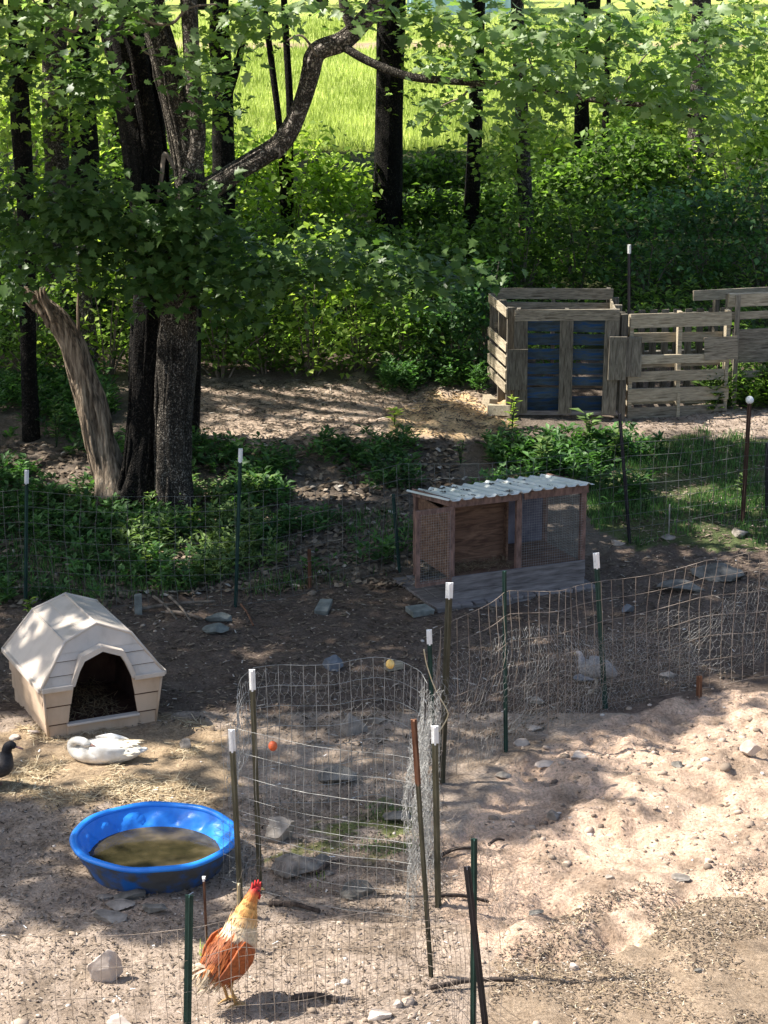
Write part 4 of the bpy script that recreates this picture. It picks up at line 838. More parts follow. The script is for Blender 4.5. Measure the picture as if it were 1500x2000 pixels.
def welded(sh, nv, ts, u0=0, u1=None):
    u1 = u1 or sh.L; segs = []; k = max(6, int((u1-u0)/.07)); U = np.linspace(u0, u1, k+1)
    for t in ts:
        q = [sh.at(u, t) for u in U]; segs += list(zip(q, q[1:]))
    for u in np.linspace(u0, u1, nv):
        tt = np.linspace(min(ts), max(ts), 9); q = [sh.at(u, t) for t in tt]; segs += list(zip(q, q[1:]))
    return segs
def chicken(sh, cell=.045, u0=0, u1=None, t0=0, t1=1, amp=.0, squash=1):
    u1 = u1 or sh.L; H = sum(sh.H)/len(sh.H)*(t1-t0); cx = cell; cy = cell*.9*squash; segs = []; nu = int((u1-u0)/cx); nv = int(H/(cy*1.5)); rs = np.random.RandomState(5)
    c = {}
    def P(u, v):
        k = (round(u, 3), round(v, 3))
        if k not in c:
            q = sh.at(u0+u*cx, t0+v*cy/max(H, .01)*(t1-t0)); c[k] = q+Vector(rs.randn(3)*amp)
        return c[k]
    for j in range(nv):
        for i in range(nu):
            ox = .5*(j % 2); v0 = j*1.5
            a, b, d_, e = (i+ox, v0), (i+ox, v0+.9), (i+ox+.5, v0+1.5), (i+ox-.5, v0+1.5)
            if i+ox+.5 <= nu: segs.append((P(*b), P(*d_)))
            if i+ox-.5 >= 0: segs.append((P(*b), P(*e)))
            segs.append((P(*a), P(*b)))
    return segs
def tpost(bx, by, tx, ty, parent=None, m='post_green', capc='white_tip', cap=.14, w_=.034, label=None, cat='post', name='post', yl=0):
    b = G(bx, by); t = W(tx, ty, b.y+yl); L = (t-b).length; d = (t-b).normalized(); rot = Vector((0, 0, 1)).rotation_difference(d).to_euler()
    mb = MB(); bl = L-cap; z0 = -.12
    def tee(mb, z0, z1, g=0):
        mb.box((0, .0-g*.5, (z0+z1)/2), (w_+g, .006+g, z1-z0)); mb.box((0, -(.018), (z0+z1)/2), (.006+g, .03, z1-z0))
    tee(mb, z0, bl)
    for k in range(int(bl/.055)): mb.box((0, .007, .05+k*.055), (.012, .010, .014))
    o = mb.build(name, mat[m], parent, loc=b, rot=rot)
    if cap: c = MB(); c.box((0, .001, bl+cap/2), (w_+.006, .012, cap)); c.box((0, -.02, bl+cap/2), (.012, .03, cap)); c.build('painted_tip', mat[capc], o)
    if label: tag(o, label, cat)
    return o, b, t
# back fence
fb = empty('wire_fence', (0, 0, 0), 0, 'low dark wire fence with white-tipped posts running along the weeds', 'fence'); bpts = []
for q in ((50,1180,52,918),(460,1185,470,876),(780,1115,768,965),(1230,1060,1210,808)):
    o, b, t = tpost(*q, parent=fb, m='post_green' if q[0] < 1000 else 'post_dark', cap=.13 if q[0] < 500 else 0); bpts.append(b)
P = [G(-160,1175)]+bpts+[G(1448,1022), G(1640,1000)]
sh = Sheet(P, [1.10,1.12,1.12,1.1,1.05,1.0,1.0], .03, 3, .03); wire_mesh('wire_mesh', welded(sh, 68, [0,.14,.28,.42,.57,.72,.86,1]), .0022, 'wire_dark', fb)
# rusty pipe with white insulator, and others standing alone
o, b, t = tpost(1450,1022,1464,785, m='dark_rust', cap=0, label='leaning dark rusty pipe post topped by a round white insulator', name='pipe_post', w_=.045)
bm = bmesh.new(); bmesh.ops.create_uvsphere(bm, u_segments=14, v_segments=10, radius=.042); me = bpy.data.meshes.new('insulator'); bm.to_mesh(me); bm.free(); me.materials.append(mat['white_tip'])
i_ = link('insulator', me, o, (0, 0, (t-b).length+.02))
for q in me.polygons: q.use_smooth = True
tpost(1228,800,1229,478, m='post_dark', cap=.10, label='dark post with white tip rising behind the pallet bin', name='metal_post', yl=0)
tpost(1497,1000,1498,865, m='post_dark', cap=0, label='dark metal post at the frame edge past the rusty pipe', name='metal_post')
tpost(605,1145,604,1072, m='post_rust', cap=0, label='short brown stake in the shaded weeds behind pen', name='stake')
tpost(1306,1050,1308,985, m='wire', cap=0, w_=.014, label='thin bare wire stake in the grass beyond the hutch', name='wire_stake')
tpost(1365,1358,1366,1320, m='post_rust', cap=0, w_=.05, label='stubby rusty stake at the edge of the bright sand', name='stake')
tpost(404,1850,398,1712, m='post_rust', cap=.02, w_=.016, label='thin red-brown rod standing beside the pool rim', name='rod')
tpost(466,1790,466,1725, m='cord', cap=0, w_=.022, label='short pale wooden peg right behind the rooster', name='wooden_peg')
tpost(958,2090,912,1692, m='post_dark', cap=0, w_=.038, label='black iron bar leaning beside the bottom fence corner', name='iron_bar', yl=-.25)
# right run fence
fr = empty('wire_fence', (0, 0, 0), 0, 'sagging wire fence with chicken netting around the run before the hutch', 'fence')
o, b0, t0 = tpost(850,1560,838,1230, parent=fr, m='post_green', cap=.11); o, b1, t1 = tpost(863,1525,878,1138, parent=fr, m='post_olive', cap=.12, w_=.05)
o, b2, t2 = tpost(988,1465,985,1115, parent=fr, m='post_green', cap=0); o, b3, t3 = tpost(1182,1380,1164,1080, parent=fr, m='post_green', cap=.13, w_=.045)
P = [b0, b1, b2, b3, G(1365,1345), G(1520,1322), G(1700,1290)]
sh = Sheet(P, [1.15,1.22,1.30,1.10,1.16,1.20,1.2], .05, 11, .02)
wire_mesh('wire_mesh', welded(sh, 48, [0,.2,.38,.54,.70,.86,1]), .0026, 'wire_rust', fr)
sh2 = Sheet([p+Vector((0, -.03, 0)) for p in P[:5]], [.8,1.05,1.0,.72,.35], .11, 14); wire_mesh('netting', chicken(sh2, .042, .1, sh2.L, 0, 1, .006, .8), .0011, 'wire', fr)
sh2 = Sheet([p+Vector((0, .06, 0)) for p in P[2:6]], [.5,.75,.8,.9], .12, 15); wire_mesh('netting', chicken(sh2, .045, 0, sh2.L, .1, 1, .007, .8), .001, 'wire', fr)
# tall wire pen in the middle
pen = empty('wire_pen', (0, 0, 0), 0, 'tall looped wire pen of stiff mesh and netting around rocks', 'pen')
tpost(470,1765,452,1425, parent=pen, m='post_olive', cap=.15, w_=.038); tpost(508,1745,492,1308, parent=pen, m='post_olive', cap=.14, w_=.035)
tpost(856,1775,849,1418, parent=pen, m='post_olive', cap=.12, w_=.042); tpost(842,1905,808,1405, parent=pen, m='post_olive', cap=.42, capc='post_rust', w_=.030)
HP = 1.18
far = [G(a, b, HP) for a, b in ((496,1304),(540,1298),(600,1300),(655,1298),(700,1288),(740,1284),(785,1294),(820,1312),(834,1335))]
sh = Sheet(far, [HP]*9, .012, 21); wire_mesh('stiff_mesh', welded(sh, 19, [1,.87,.74,.61,.48,.35,.22,.1]), .0028, 'wire', pen)
sh2 = Sheet([p+Vector((0, .03, 0)) for p in far], [HP]*9, .03, 22); wire_mesh('netting', chicken(sh2, .055, 0, sh2.L, 0, .98, .006), .0011, 'wire', pen)
side = [G(a, b, HP) for a, b in ((836,1330),(838,1375),(826,1410),(812,1445),(805,1480))]
for k in range(3):
    sh = Sheet([p+Vector((.04*k-.03, 0, 0)) for p in side], [HP*1.0]*5, .05, 30+k); wire_mesh('netting', chicken(sh, .042, 0, sh.L, 0, 1, .010, .85), .0011, 'wire', pen)
left = [G(a, b, HP) for a, b in ((440,1412),(462,1385),(466,1350),(480,1325),(498,1304))]
sh = Sheet(left, [HP]*5, .03, 40); wire_mesh('netting', chicken(sh, .05, 0, sh.L, .5, 1, .006)+welded(sh, 5, [.5,.62,.74,.87,1]), .0016, 'wire', pen)
near = [G(a, b, HP) for a, b in ((436,1412),(480,1428),(540,1442),(600,1455),(680,1466),(760,1472),(806,1480))]
sh = Sheet(near, [HP]*7, .02, 50); wire_mesh('stiff_mesh', welded(sh, 24, [1,.86,.72,.59,.46,.33,.2,.05]), .0015, 'wire', pen)
for t in (.72,.5,.38):
    q = [sh.at(u, t) for u in np.linspace(.1, sh.L, 30)]; wire_mesh('rail_wire', list(zip(q, q[1:])), .0025, 'wire', pen)
sh = Sheet([G(a, b) for a, b in ((470,1770),(560,1785),(680,1770),(780,1800),(840,1830))], [.5]*5, .06, 55); wire_mesh('netting', chicken(sh, .05, 0, sh.L, 0, .7, .008), .001, 'wire_rust', pen)
# crumpled netting by the pen corner
cr = empty('loose_netting', (0, 0, 0), 0, 'crumpled chicken netting spilling from the pen corner onto sand', 'netting')
sh = Sheet([G(845,1760), G(905,1740), G(960,1790), G(985,1880)], [.75,.65,.55,.5], .14, 60); wire_mesh('netting', chicken(sh, .065, 0, sh.L, 0, 1, .016), .0012, 'wire_rust', cr)
sh = Sheet([G(440,1740), G(470,1700), G(500,1690)], [.35,.45,.3], .10, 61); wire_mesh('netting', chicken(sh, .045, 0, sh.L, 0, 1, .012), .0011, 'wire', cr)
# foreground fence
ff = empty('wire_fence', (0, 0, 0), 0, 'nearest wire fence crossing in front of the rooster', 'fence')
tpost(364,2110,370,1748, parent=ff, m='post_green', cap=0, w_=.045); tpost(924,2070,926,1638, parent=ff, m='post_green', cap=0, w_=.036)
P = [G(-120,2120), G(364,2112), G(470,2070), G(600,2050), G(840,1935), G(924,2068), G(975,2090)]
sh = Sheet(P, [.95,.95,.88,.80,.42,.9,.9], .035, 70, .03); wire_mesh('wire_mesh', welded(sh, 50, [0,.2,.4,.6,.8,1]), .0018, 'wire_rust', ff)
P = [G(470,1985), G(640,1975), G(842,1905)]
sh = Sheet(P, [.55,.60,.5], .03, 75); wire_mesh('wire_mesh', welded(sh, 26, [0,.25,.5,.75,1]), .0017, 'wire_rust', ff)
# cord and coloured balls
def cable(name, pts, r, m, label, cat): 
    mb = MB(); q = catmull(pts, 6); c = q[0].copy(); mb.tube([p-c for p in q], r, 6); return tag(mb.build(name, mat[m], None, True, loc=c), label, cat)
yc = t0.y
cable('cord', [W(828,1268,yc-.05), W(834,1300,yc-.05), W(850,1345,yc-.1), W(872,1385,yc-.15), W(874,1400,yc-.15), W(860,1425,yc-.2), W(846,1438,yc-.25)], .005, 'cord', 'pale twisted cord looping between pen post and fence post', 'cord')
def ball(p, r, m, label, name):
    bm = bmesh.new(); bmesh.ops.create_uvsphere(bm, u_segments=14, v_segments=10, radius=r)
    for v in bm.verts: v.co.z *= 1.12
    for k in range(8): pass
    me = bpy.data.meshes.new(name); bm.to_mesh(me); bm.free(); me.materials.append(mat[m])
    for q in me.polygons: q.use_smooth = True
    o = link(name, me, None, p); mb = MB(); mb.tube([(0, 0, r), (0, 0, r*1.5), (r*.3, 0, r*1.9)], .003, 5); mb.build('hook', mat['wire_rust'], o); return tag(o, label, 'ball')
ball(sh.P[0]*0+W(533,1457,G(533,1442,HP).y-.02), .030, 'orange', 'small orange-red ball hanging on the near pen wire', 'hanging_ball')
ball(W(762,1297,G(762,1290,HP).y-.02), .032, 'amber', 'small amber ball on the far rim wire of pen', 'hanging_ball')
# ---------------------------------------------------------------- rabbit hutch
HC = G(880,1184); HR = math.radians(23); hu = empty('rabbit_hutch', (HC.x, HC.y, gz(HC)-.02), HR, 'wooden rabbit hutch with wire front and corrugated roof standing in shade', 'hutch'); hu.scale = (.97,)*3
HW, HD, H0, H1_ = 1.43, .82, .30, 1.06
def hb(name, c, d, m, j=.003, rot=None, parent=None): return board(parent or hu, c, d, m, name, rot, j)
# deck of planks
for i in range(13): hb('deck_plank', (-.15+i*.137, .40, .055), (.121, 1.06, .03), 'skirt', .006, (0, 0, random.uniform(-.02, .02)))
for yy in (-.08, .88): hb('deck_beam', (.68, yy, .015), (1.74, .08, .05), 'skirt')
hb('skirt_board', (HW/2, -.045, .30-.045), (HW+.03, .022, .16), 'skirt'); hb('skirt_board', (HW/2, -.040, .30-.195), (HW+.02, .022, .13), 'skirt')
hb('floor_panel', (HW/2, HD/2, H0+.01), (HW-.06, HD-.05, .02), 'brown_ply')
hb('inner_panel', (HW*.27, .30, (H0+H1_)/2-.02), (HW*.46, .012, H1_-H0-.06), 'brown_ply'); hb('back_panel', (HW*.27, HD-.01, (H0+H1_)/2-.05), (HW*.50, .015, H1_-H0-.1), 'brown_ply'); hb('back_panel', (HW*.76, HD-.01, (H0+H1_)/2-.05), (HW*.47, .015, H1_-H0-.1), 'hutch_back')
hb('divider', (HW*.50, HD*.62, (H0+H1_)/2-.04), (.015, HD*.7, H1_-H0-.1), 'brown_ply')
hb('side_panel', (.01, HD/2+.03, (H0+H1_)/2-.06), (.015, HD-.1, H1_-H0-.12), 'brown_ply')
for x, y in ((.0, .0), (HW*.505, 0), (HW, 0), (0, HD), (HW, HD)): hb('corner_post', (x, y, (.06+H1_-(.12 if y else 0))/2+(.03 if y else .02)), (.055, .05, H1_-(.15 if y else .02)-.06), 'red_wood')
hb('front_rail', (HW*.255-.02, -.035, H1_+.005), (HW*.53, .022, .075), 'red_wood'); hb('front_rail', (HW*.765+.02, -.037, H1_+.005), (HW*.49, .022, .075), 'red_wood')
hb('side_rail', (-.035, HD/2, H1_-.035), (.022, HD+.05, .07), 'red_wood', rot=(-.13, 0, 0)); hb('side_rail', (HW+.035, HD/2, H1_-.035), (.022, HD+.05, .07), 'red_wood', rot=(-.13, 0, 0))
def grid(o, name, w_, h, s, r, m, loc, x0=0, z0=0):
    segs = []
    for x in np.arange(x0, x0+w_+.001, s): segs.append(((x, 0, z0), (x, 0, z0+h)))
    for z in np.arange(z0, z0+h+.001, s): segs.append(((x0, 0, z), (x0+w_, 0, z)))
    q = wire_mesh(name, segs, r, m, o); q.location = loc; return q
grid(hu, 'wire_front', HW*.47, H1_-H0-.02, .026, .0013, 'wire', (HW*.525, -.03, H0+.0))
g_ = grid(hu, 'wire_side', HD-.06, H1_-H0-.12, .026, .0012, 'wire', (HW+.0, .03, H0)); g_.rotation_euler = (0, 0, math.pi/2)
dr = empty('door', (-.0, -.04, H0-.02), math.radians(-168)-0, None, None); dr.parent = hu
dw, dh = .40, .76
for c, d in (((.02,0,dh/2),(.045,.025,dh)),((dw-.02,0,dh/2),(.045,.025,dh)),((dw/2,0,.02),(dw,.024,.045)),((dw/2,0,dh-.02),(dw,.024,.045))): hb('door_frame', c, d, 'red_wood', .003, None, dr)
grid(dr, 'door_wire', dw-.07, dh-.07, .026, .0013, 'wire', (.035, .014, .035))
dr.rotation_euler = (0, 0, math.radians(180+3)); 
# straw inside
Pn = np.stack([RN.uniform(.05, HW*.5, 500), RN.uniform(.03, .28, 500), H0+.03+RN.rand(500)*.05], 1); n = 500
batch('bedding', (np.array([(0,-.5,0),(1,-.4,.1),(1,.4,0),(0,.5,.1)]), np.array([(0,1,2),(0,2,3)])), Pn, rots(np.array([0,0,1.])+rnd_dir(n)*.4, rnd_dir(n)), np.stack([np.full(n,.07), np.full(n,.004), np.full(n,.01)], 1), mat['straw'], hu, v=RN.rand(500)*.35)['kind'] = 'stuff'
# corrugated roof in two sheets
def corr(x0, x1, lift, name='roof_sheet'):
    V = []; Fc = []; nxr = int((x1-x0)/.0078); ys = np.linspace(-.11, HD+.09, 9)
    for t in (0, 1):
        for j, y in enumerate(ys):
            for i in range(nxr+1):
                x = x0+(x1-x0)*i/nxr; ph = ((x % .125)/.125); rg = max(0, 1-abs(ph-.5)/.24); rg = rg*rg*(3-2*rg)
                z = .024*rg+lift+(y+.1)*-.155+.006*float(vn(x*5, y*5, 3))-.0035*t; V.append((x, y+(.006*float(vn(x*3, 1, 5))), z))
    n1 = (nxr+1)*9
    for j in range(8):
        for i in range(nxr):
            a = j*(nxr+1)+i; Fc.append((a, a+1, a+nxr+2, a+nxr+1)); Fc.append((n1+a, n1+a+nxr+1, n1+a+nxr+2, n1+a+1))
    for j in (0, 8):
        for i in range(nxr): a = j*(nxr+1)+i; Fc.append((a, a+n1, a+n1+1, a+1))
    mb = MB(); mb.add(V, Fc); return mb.build(name, mat['fibre_roof'], hu, True, loc=(0, 0, H1_+.050))
corr(-.08, .78, .0); corr(.70, HW+.07, .008)
Pn = np.stack([RN.uniform(0, HW, 60), RN.uniform(0, HD, 60), np.zeros(60)], 1); Pn = np.repeat(Pn[:13], 20, 0)+RN.randn(260, 3)*np.array([.028, .010, .001]); Pn[:, 2] = H1_+.062-(Pn[:, 1]+.1)*.155+RN.rand(260)*.008
batch('leaf_debris', leaf_t(1, .6), Pn, rots(np.array([0,0,1.])+rnd_dir(260)*.3, rnd_dir(260)), np.full(260, .03), mat['debris'], hu)['kind'] = 'stuff'
# ---------------------------------------------------------------- kennel
KC = G(97,1440); KR = math.radians(25); kn = empty('dog_kennel', (KC.x, KC.y, gz(KC)-.03), KR, 'tan plastic dog kennel with arched doorway and shingled barn roof', 'kennel'); kn.scale = (.95,)*3
KW, KL, KH = .93, 1.02, .49
def kbox(parent, name, quads, m, sol=.02):
    mb = MB()
    for q in quads: mb.add(q, [tuple(range(len(q)))])
    o = mb.build(name, mat[m], parent); 
    if sol: s_ = o.modifiers.new('s', 'SOLIDIFY'); s_.thickness = sol; s_.offset = -1
    return o
# walls flare outward: three lapped courses
fl = .055   # flare at the eave
def wall_pt(side, u, z):
    e = fl*z/KH
    if side == 'L': return (-e, u*KL, z)
    if side == 'R': return (KW+e, u*KL, z)
    if side == 'B': return (u*KW, KL+e, z)
courses = [(0, .142), (.158, .312), (.328, KH)]
for side in ('L', 'R', 'B'):
    for k, (z0, z1) in enumerate(courses):
        a, b, c, d = (Vector(wall_pt(side, *q)) for q in ((0, z0), (1, z0), (1, z1), (0, z1))); off = Vector({'L': (-1,0,0), 'R': (1,0,0), 'B': (0,1,0)}[side])*.014
        ring = [a+off, b+off, c, d] if side != 'L' else [b+off, a+off, d, c]
        if side == 'B': ring = ring[::-1]
        kbox(kn, 'wall_panel', [ring, [ring[0], ring[1], ring[1]-off, ring[0]-off][::-1]], 'kennel_wall', .0)
# front wall with arch opening : profile x-left of door at height z
dl = [(0, .145), (.16, .16), (.33, .185), (KH, .212), (.70, .30), (.79, .47)]
def door_x(z, s): 
    zz = [q[0] for q in dl]; x = float(np.interp(z, zz, [q[1] for q in dl])); return x if s < 0 else KW-x
for s in (-1, 1):
    for k, (z0, z1) in enumerate([(0, .142), (.158, .312), (.328, KH)]):
        e0, e1 = fl*z0/KH, fl*z1/KH; xo0, xo1 = (-e0, -e1) if s < 0 else (KW+e0, KW+e1); o_ = .014
        q = [Vector((xo0-(.012 if s<0 else -.012), -e0-o_, z0)), Vector((door_x(z0, s), -e0-o_, z0)), Vector((door_x(z1, s), -e1, z1)), Vector((xo1, -e1, z1))]
        kbox(kn, 'front_panel', [q if s < 0 else q[::-1], [q[0], q[1], q[1]+Vector((0, .014, 0)), q[0]+Vector((0, .014, 0))]], 'kennel_wall', .0)
sill = MB(); sill.box((KW/2, .0, .065), (KW-.30, .05, .13)); sill.build('door_sill', mat['kennel_wall'], kn, bevel=.008)
sl_ = MB(); sl_.box((KW/2, -.02, .138), (KW-.29, .07, .022)); sl_.build('sill_lip', mat['kennel_roof'], kn, bevel=.006)
# eave lip round the shell
mb = MB(); ee = fl+.025
mb.box((-ee, KL/2, KH), (.04, KL+.14, .045)); mb.box((KW+ee, KL/2, KH), (.04, KL+.14, .045)); mb.box((KW/2, KL+ee, KH), (KW+.16, .04, .045))
mb.box((.06, -ee, KH), (.27, .045, .045)); mb.box((KW-.06, -ee, KH), (.27, .045, .045)); mb.build('eave_lip', mat['kennel_roof'], kn, bevel=.008)
# roof: gambrel profile, hipped in at both ends
prof = [(-ee, KH), (.175, KH+.36), (KW/2, KH+.475), (KW-.175, KH+.36), (KW+ee, KH)]
def roofp(i, end, f=0):
    x, z = prof[i]; inset = .15*(z-KH)/.475; y = -ee+inset if end == 0 else KL+ee-inset; return Vector((x, y, z))
def lap(parent, name, A, B, C, D, n, m, nrm, off=.012):
    """A-B lower edge, D-C upper edge; n lapped courses proud by off at each foot"""
    for k in range(n):
        f0, f1 = k/n, (k+1)/n; a, b, c, d = A.lerp(D, f0), B.lerp(C, f0), B.lerp(C, f1), A.lerp(D, f1); o_ = nrm*off
        kbox(parent, name, [[a+o_, b+o_, c+nrm*.002, d+nrm*.002], [a, b, b+o_, a+o_]], m, .0)
def nrm3(a, b, c): return (b-a).cross(c-a).normalized()
for i, (a, b) in enumerate(((0, 1), (1, 2), (2, 3), (3, 4))):
    A, B, C, D = roofp(a, 1), roofp(a, 0), roofp(b, 0), roofp(b, 1)
    if i >= 2: A, B, C, D = roofp(b, 0), roofp(b, 1), roofp(a, 1), roofp(a, 0)
    lap(kn, 'roof_shingles', A, B, C, D, 3 if i in (0, 3) else 2, 'kennel_roof', nrm3(A, B, C), .006)
# back end
Pb = [roofp(i, 1) for i in range(5)]; kbox(kn, 'gable_back', [Pb[::-1]], 'kennel_roof', .0)
# front gable around the arch, as lapped courses
zs = [KH, .62, .755, .80, KH+.36, KH+.475]
def gx_(z): return float(np.interp(z, [KH, KH+.36, KH+.475], [-ee, .175, KW/2]))
def gpt(x, z): return Vector((x, -ee+.15*(z-KH)/.475, z))
arch = [(door_x(KH, -1), KH), (.26, .62), (.305, .70), (KW/2, .765), (KW-.305, .70), (KW-.26, .62), (door_x(KH, 1), KH)]
def ax(z): return float(np.interp(z, [KH, .62, .70, .765], [door_x(KH, -1), .26, .305, KW/2]))
for z0, z1 in ((KH, .587), (.595, .697), (.705, .765)):
    for s in (-1, 1):
        mz = sorted({z0, z1, *[z for z in (.62, .70) if z0 < z < z1]})
        for a, b in zip(mz, mz[1:]):
            of = .012*(1-(a-z0)/(z1-z0)); of2 = .012*(1-(b-z0)/(z1-z0)); q = [gpt(gx_(a), a)-Vector((0, of, 0)), gpt(ax(a), a)-Vector((0, of, 0)), gpt(ax(b), b)-Vector((0, of2, 0)), gpt(gx_(b), b)-Vector((0, of2, 0))]
            if s > 0: q = [Vector((KW-p.x, p.y, p.z)) for p in q][::-1]
            kbox(kn, 'gable_panel', [q], 'kennel_roof' , .0)
q = [gpt(gx_(.765), .765)-Vector((0,.006,0)), gpt(KW-gx_(.765), .765)-Vector((0,.006,0)), gpt(KW-.175, KH+.36), gpt(KW/2, KH+.475), gpt(.175, KH+.36)]; kbox(kn, 'gable_panel', [q], 'kennel_roof', .0)
# raised arch trim (hood)
mb = MB(); ap = [gpt(x, z) for x, z in arch]
for i in range(len(ap)-1):
    a, b = ap[i], ap[i+1]; out = lambda p: Vector(((p.x-KW/2)*.16, 0, .045 if abs(p.x-KW/2) < .2 else .012)); fw = Vector((0, -.055, 0)); yb = Vector((0, .02, 0))
    ys_ = min(a.y, b.y)
    A_, B_ = Vector((a.x, -ee-.012, a.z)), Vector((b.x, -ee-.012, b.z))
    mb.add([a+yb, b+yb, b+yb+out(b), a+yb+out(a), A_, B_, B_+out(b), A_+out(a)], [(4,5,6,7),(0,4,7,3)[::-1],(1,2,6,5)[::-1],(3,7,6,2)[::-1],(0,1,5,4)])
mb.build('door_arch', mat['kennel_roof'], kn)
# ridge trim, rim trims along gable edge
mb = MB()
for e in (0, 1): mb.tube([roofp(i, e)+Vector((0, 0, .006)) for i in range(5)], .014, 6)
for i in (1, 2, 3): mb.tube([roofp(i, 0)+Vector((0,0,.004)), roofp(i, 1)+Vector((0,0,.004))], .010, 6)
mb.build('ridge_trim', mat['kennel_roof'], kn, True)
mb = MB()
for x_, s_ in ((0, -1), (KW, 1)): mb.tube([(x_+s_*.004, -.004, 0), (x_+s_*(fl+.004), -fl-.004, KH)], .013, 8)
mb.build('corner_trim', mat['kennel_wall'], kn, True)
# added dark shell whose colour paints the shadow lines in the grooves
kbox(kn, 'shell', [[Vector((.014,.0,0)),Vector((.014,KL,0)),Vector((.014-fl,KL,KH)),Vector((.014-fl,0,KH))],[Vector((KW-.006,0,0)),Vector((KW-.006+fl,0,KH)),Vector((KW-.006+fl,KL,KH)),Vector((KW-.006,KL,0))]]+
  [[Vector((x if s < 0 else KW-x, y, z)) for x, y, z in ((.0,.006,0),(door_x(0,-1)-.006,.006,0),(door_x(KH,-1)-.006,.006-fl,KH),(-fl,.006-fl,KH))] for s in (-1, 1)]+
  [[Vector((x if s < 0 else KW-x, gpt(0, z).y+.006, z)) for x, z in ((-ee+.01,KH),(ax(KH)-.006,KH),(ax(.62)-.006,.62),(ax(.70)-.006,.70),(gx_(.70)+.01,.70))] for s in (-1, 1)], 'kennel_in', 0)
# inner lining, floor, bedding
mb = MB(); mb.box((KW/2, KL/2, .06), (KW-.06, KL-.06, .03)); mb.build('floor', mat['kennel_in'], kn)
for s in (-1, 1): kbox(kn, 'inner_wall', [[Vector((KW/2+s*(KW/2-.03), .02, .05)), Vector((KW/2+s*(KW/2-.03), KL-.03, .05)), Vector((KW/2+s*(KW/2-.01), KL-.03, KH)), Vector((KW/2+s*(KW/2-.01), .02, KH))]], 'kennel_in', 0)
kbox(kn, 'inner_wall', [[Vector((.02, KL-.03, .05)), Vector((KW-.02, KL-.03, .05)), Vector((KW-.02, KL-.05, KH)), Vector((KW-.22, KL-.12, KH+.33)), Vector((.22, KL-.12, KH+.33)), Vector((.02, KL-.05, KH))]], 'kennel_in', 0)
n = 700; Pn = np.stack([RN.uniform(.2, KW-.2, n), RN.uniform(.05, KL-.1, n), .08+RN.rand(n)*.09], 1)
batch('bedding', (np.array([(0,-.5,0),(1,-.4,.1),(1,.4,0),(0,.5,.1)]), np.array([(0,1,2),(0,2,3)])), Pn, rots(np.array([0,0,1.])+rnd_dir(n)*.5, rnd_dir(n)), np.stack([np.full(n,.09), np.full(n,.005), np.full(n,.01)], 1), mat['straw'], kn, v=RN.rand(n)*.5)['kind'] = 'stuff'
# ---------------------------------------------------------------- paddling pool
PC = G(303,1690); po = empty('paddling_pool', (PC.x, PC.y+.02, gz(PC)-.01), 0, 'round blue plastic paddling pool of murky water before the kennel', 'pool')
PR_, PH = .535, .225; NS = 96
def prad(z, k, inner):
    a = 2*math.pi*k/NS; f = z/PH; r = PR_-.10*(1-f); sc = abs(math.sin(a*7)); arch_h = .40+.42*sc
    if inner and f > .35: r -= .032*max(0, min(1, (arch_h+.06-f)/.06))*1.0
    if not inner: r += .02+.012*max(0, min(1, (f-arch_h)/.06))
    return r*(1+.012*math.cos(2*a+.5))
def lathe(zs, inner, name, m, flip):
    V = []; Fc = []
    for z in zs:
        for k in range(NS): r = prad(z, k, inner); V.append((r*math.cos(2*math.pi*k/NS), r*math.sin(2*math.pi*k/NS), z))
    for i in range(len(zs)-1):
        for k in range(NS): a, b = i*NS+k, i*NS+(k+1) % NS; f = (a, b, b+NS, a+NS); Fc.append(f[::-1] if flip else f)
    if inner: Fc.append(tuple(range(NS)))
    mb = MB(); mb.add(V, Fc); return mb.build(name, mat[m], po, True)
zz = list(np.linspace(0, PH-.01, 16)); lathe([z+.012 for z in zz], True, 'inner_wall', 'pool', True); lathe(zz, False, 'outer_wall', 'pool_dirty', False)
mb = MB(); rim = [Vector(((PR_+.018)*math.cos(2*math.pi*k/72)*(1+.012*math.cos(4*math.pi*k/72+.5)), (PR_+.018)*math.sin(2*math.pi*k/72)*(1+.012*math.cos(4*math.pi*k/72+.5)), PH+.004*math.sin(k*.7))) for k in range(73)]
mb.tube(rim, .027, 10, cap=False, flat=.75); mb.build('rim', mat['pool'], po, True)
mb = MB(); zw = .10; mb.add([(prad(zw, k, True)*math.cos(2*math.pi*k/NS)*.999, prad(zw, k, True)*math.sin(2*math.pi*k/NS)*.999, zw) for k in range(NS)], [tuple(range(NS))]); mb.build('water', mat['water'], po)
# ---------------------------------------------------------------- birds
def loft(rings, n=18, k=5, yaw=None):
    """rings: (x, y, z, half width, half height, colour)"""
    mb = MB(); C = catmull([(r[0], r[1], r[2]) for r in rings], k); Wd = lerpr([r[3] for r in rings], k); Hd = lerpr([r[4] for r in rings], k)
    cc = [tuple(rings[min(i//k, len(rings)-1)][5][q]*(1-(i % k)/k)+rings[min(i//k+1, len(rings)-1)][5][q]*((i % k)/k) for q in range(3)) for i in range(len(C))]
    a = Vector((0, 1, 0)); b0 = 0; m = len(C)
    for i in range(m):
        t = (C[min(i+1, m-1)]-C[max(i-1, 0)]).normalized(); s_ = (a-t*a.dot(t)).normalized(); a = s_; u = t.cross(s_)
        for q in range(n):
            an = 2*math.pi*q/n; mb.v.append(tuple(C[i]+s_*math.cos(an)*Wd[i]+u*math.sin(an)*Hd[i])); mb.c.append(cc[i])
    for i in range(m-1):
        for q in range(n): q2 = (q+1) % n; p = i*n; mb.f.append((p+q, p+q2, p+n+q2, p+n+q))
    mb.f.append(tuple(range(n))[::-1]); mb.f.append(tuple((m-1)*n+q for q in range(n))); return mb
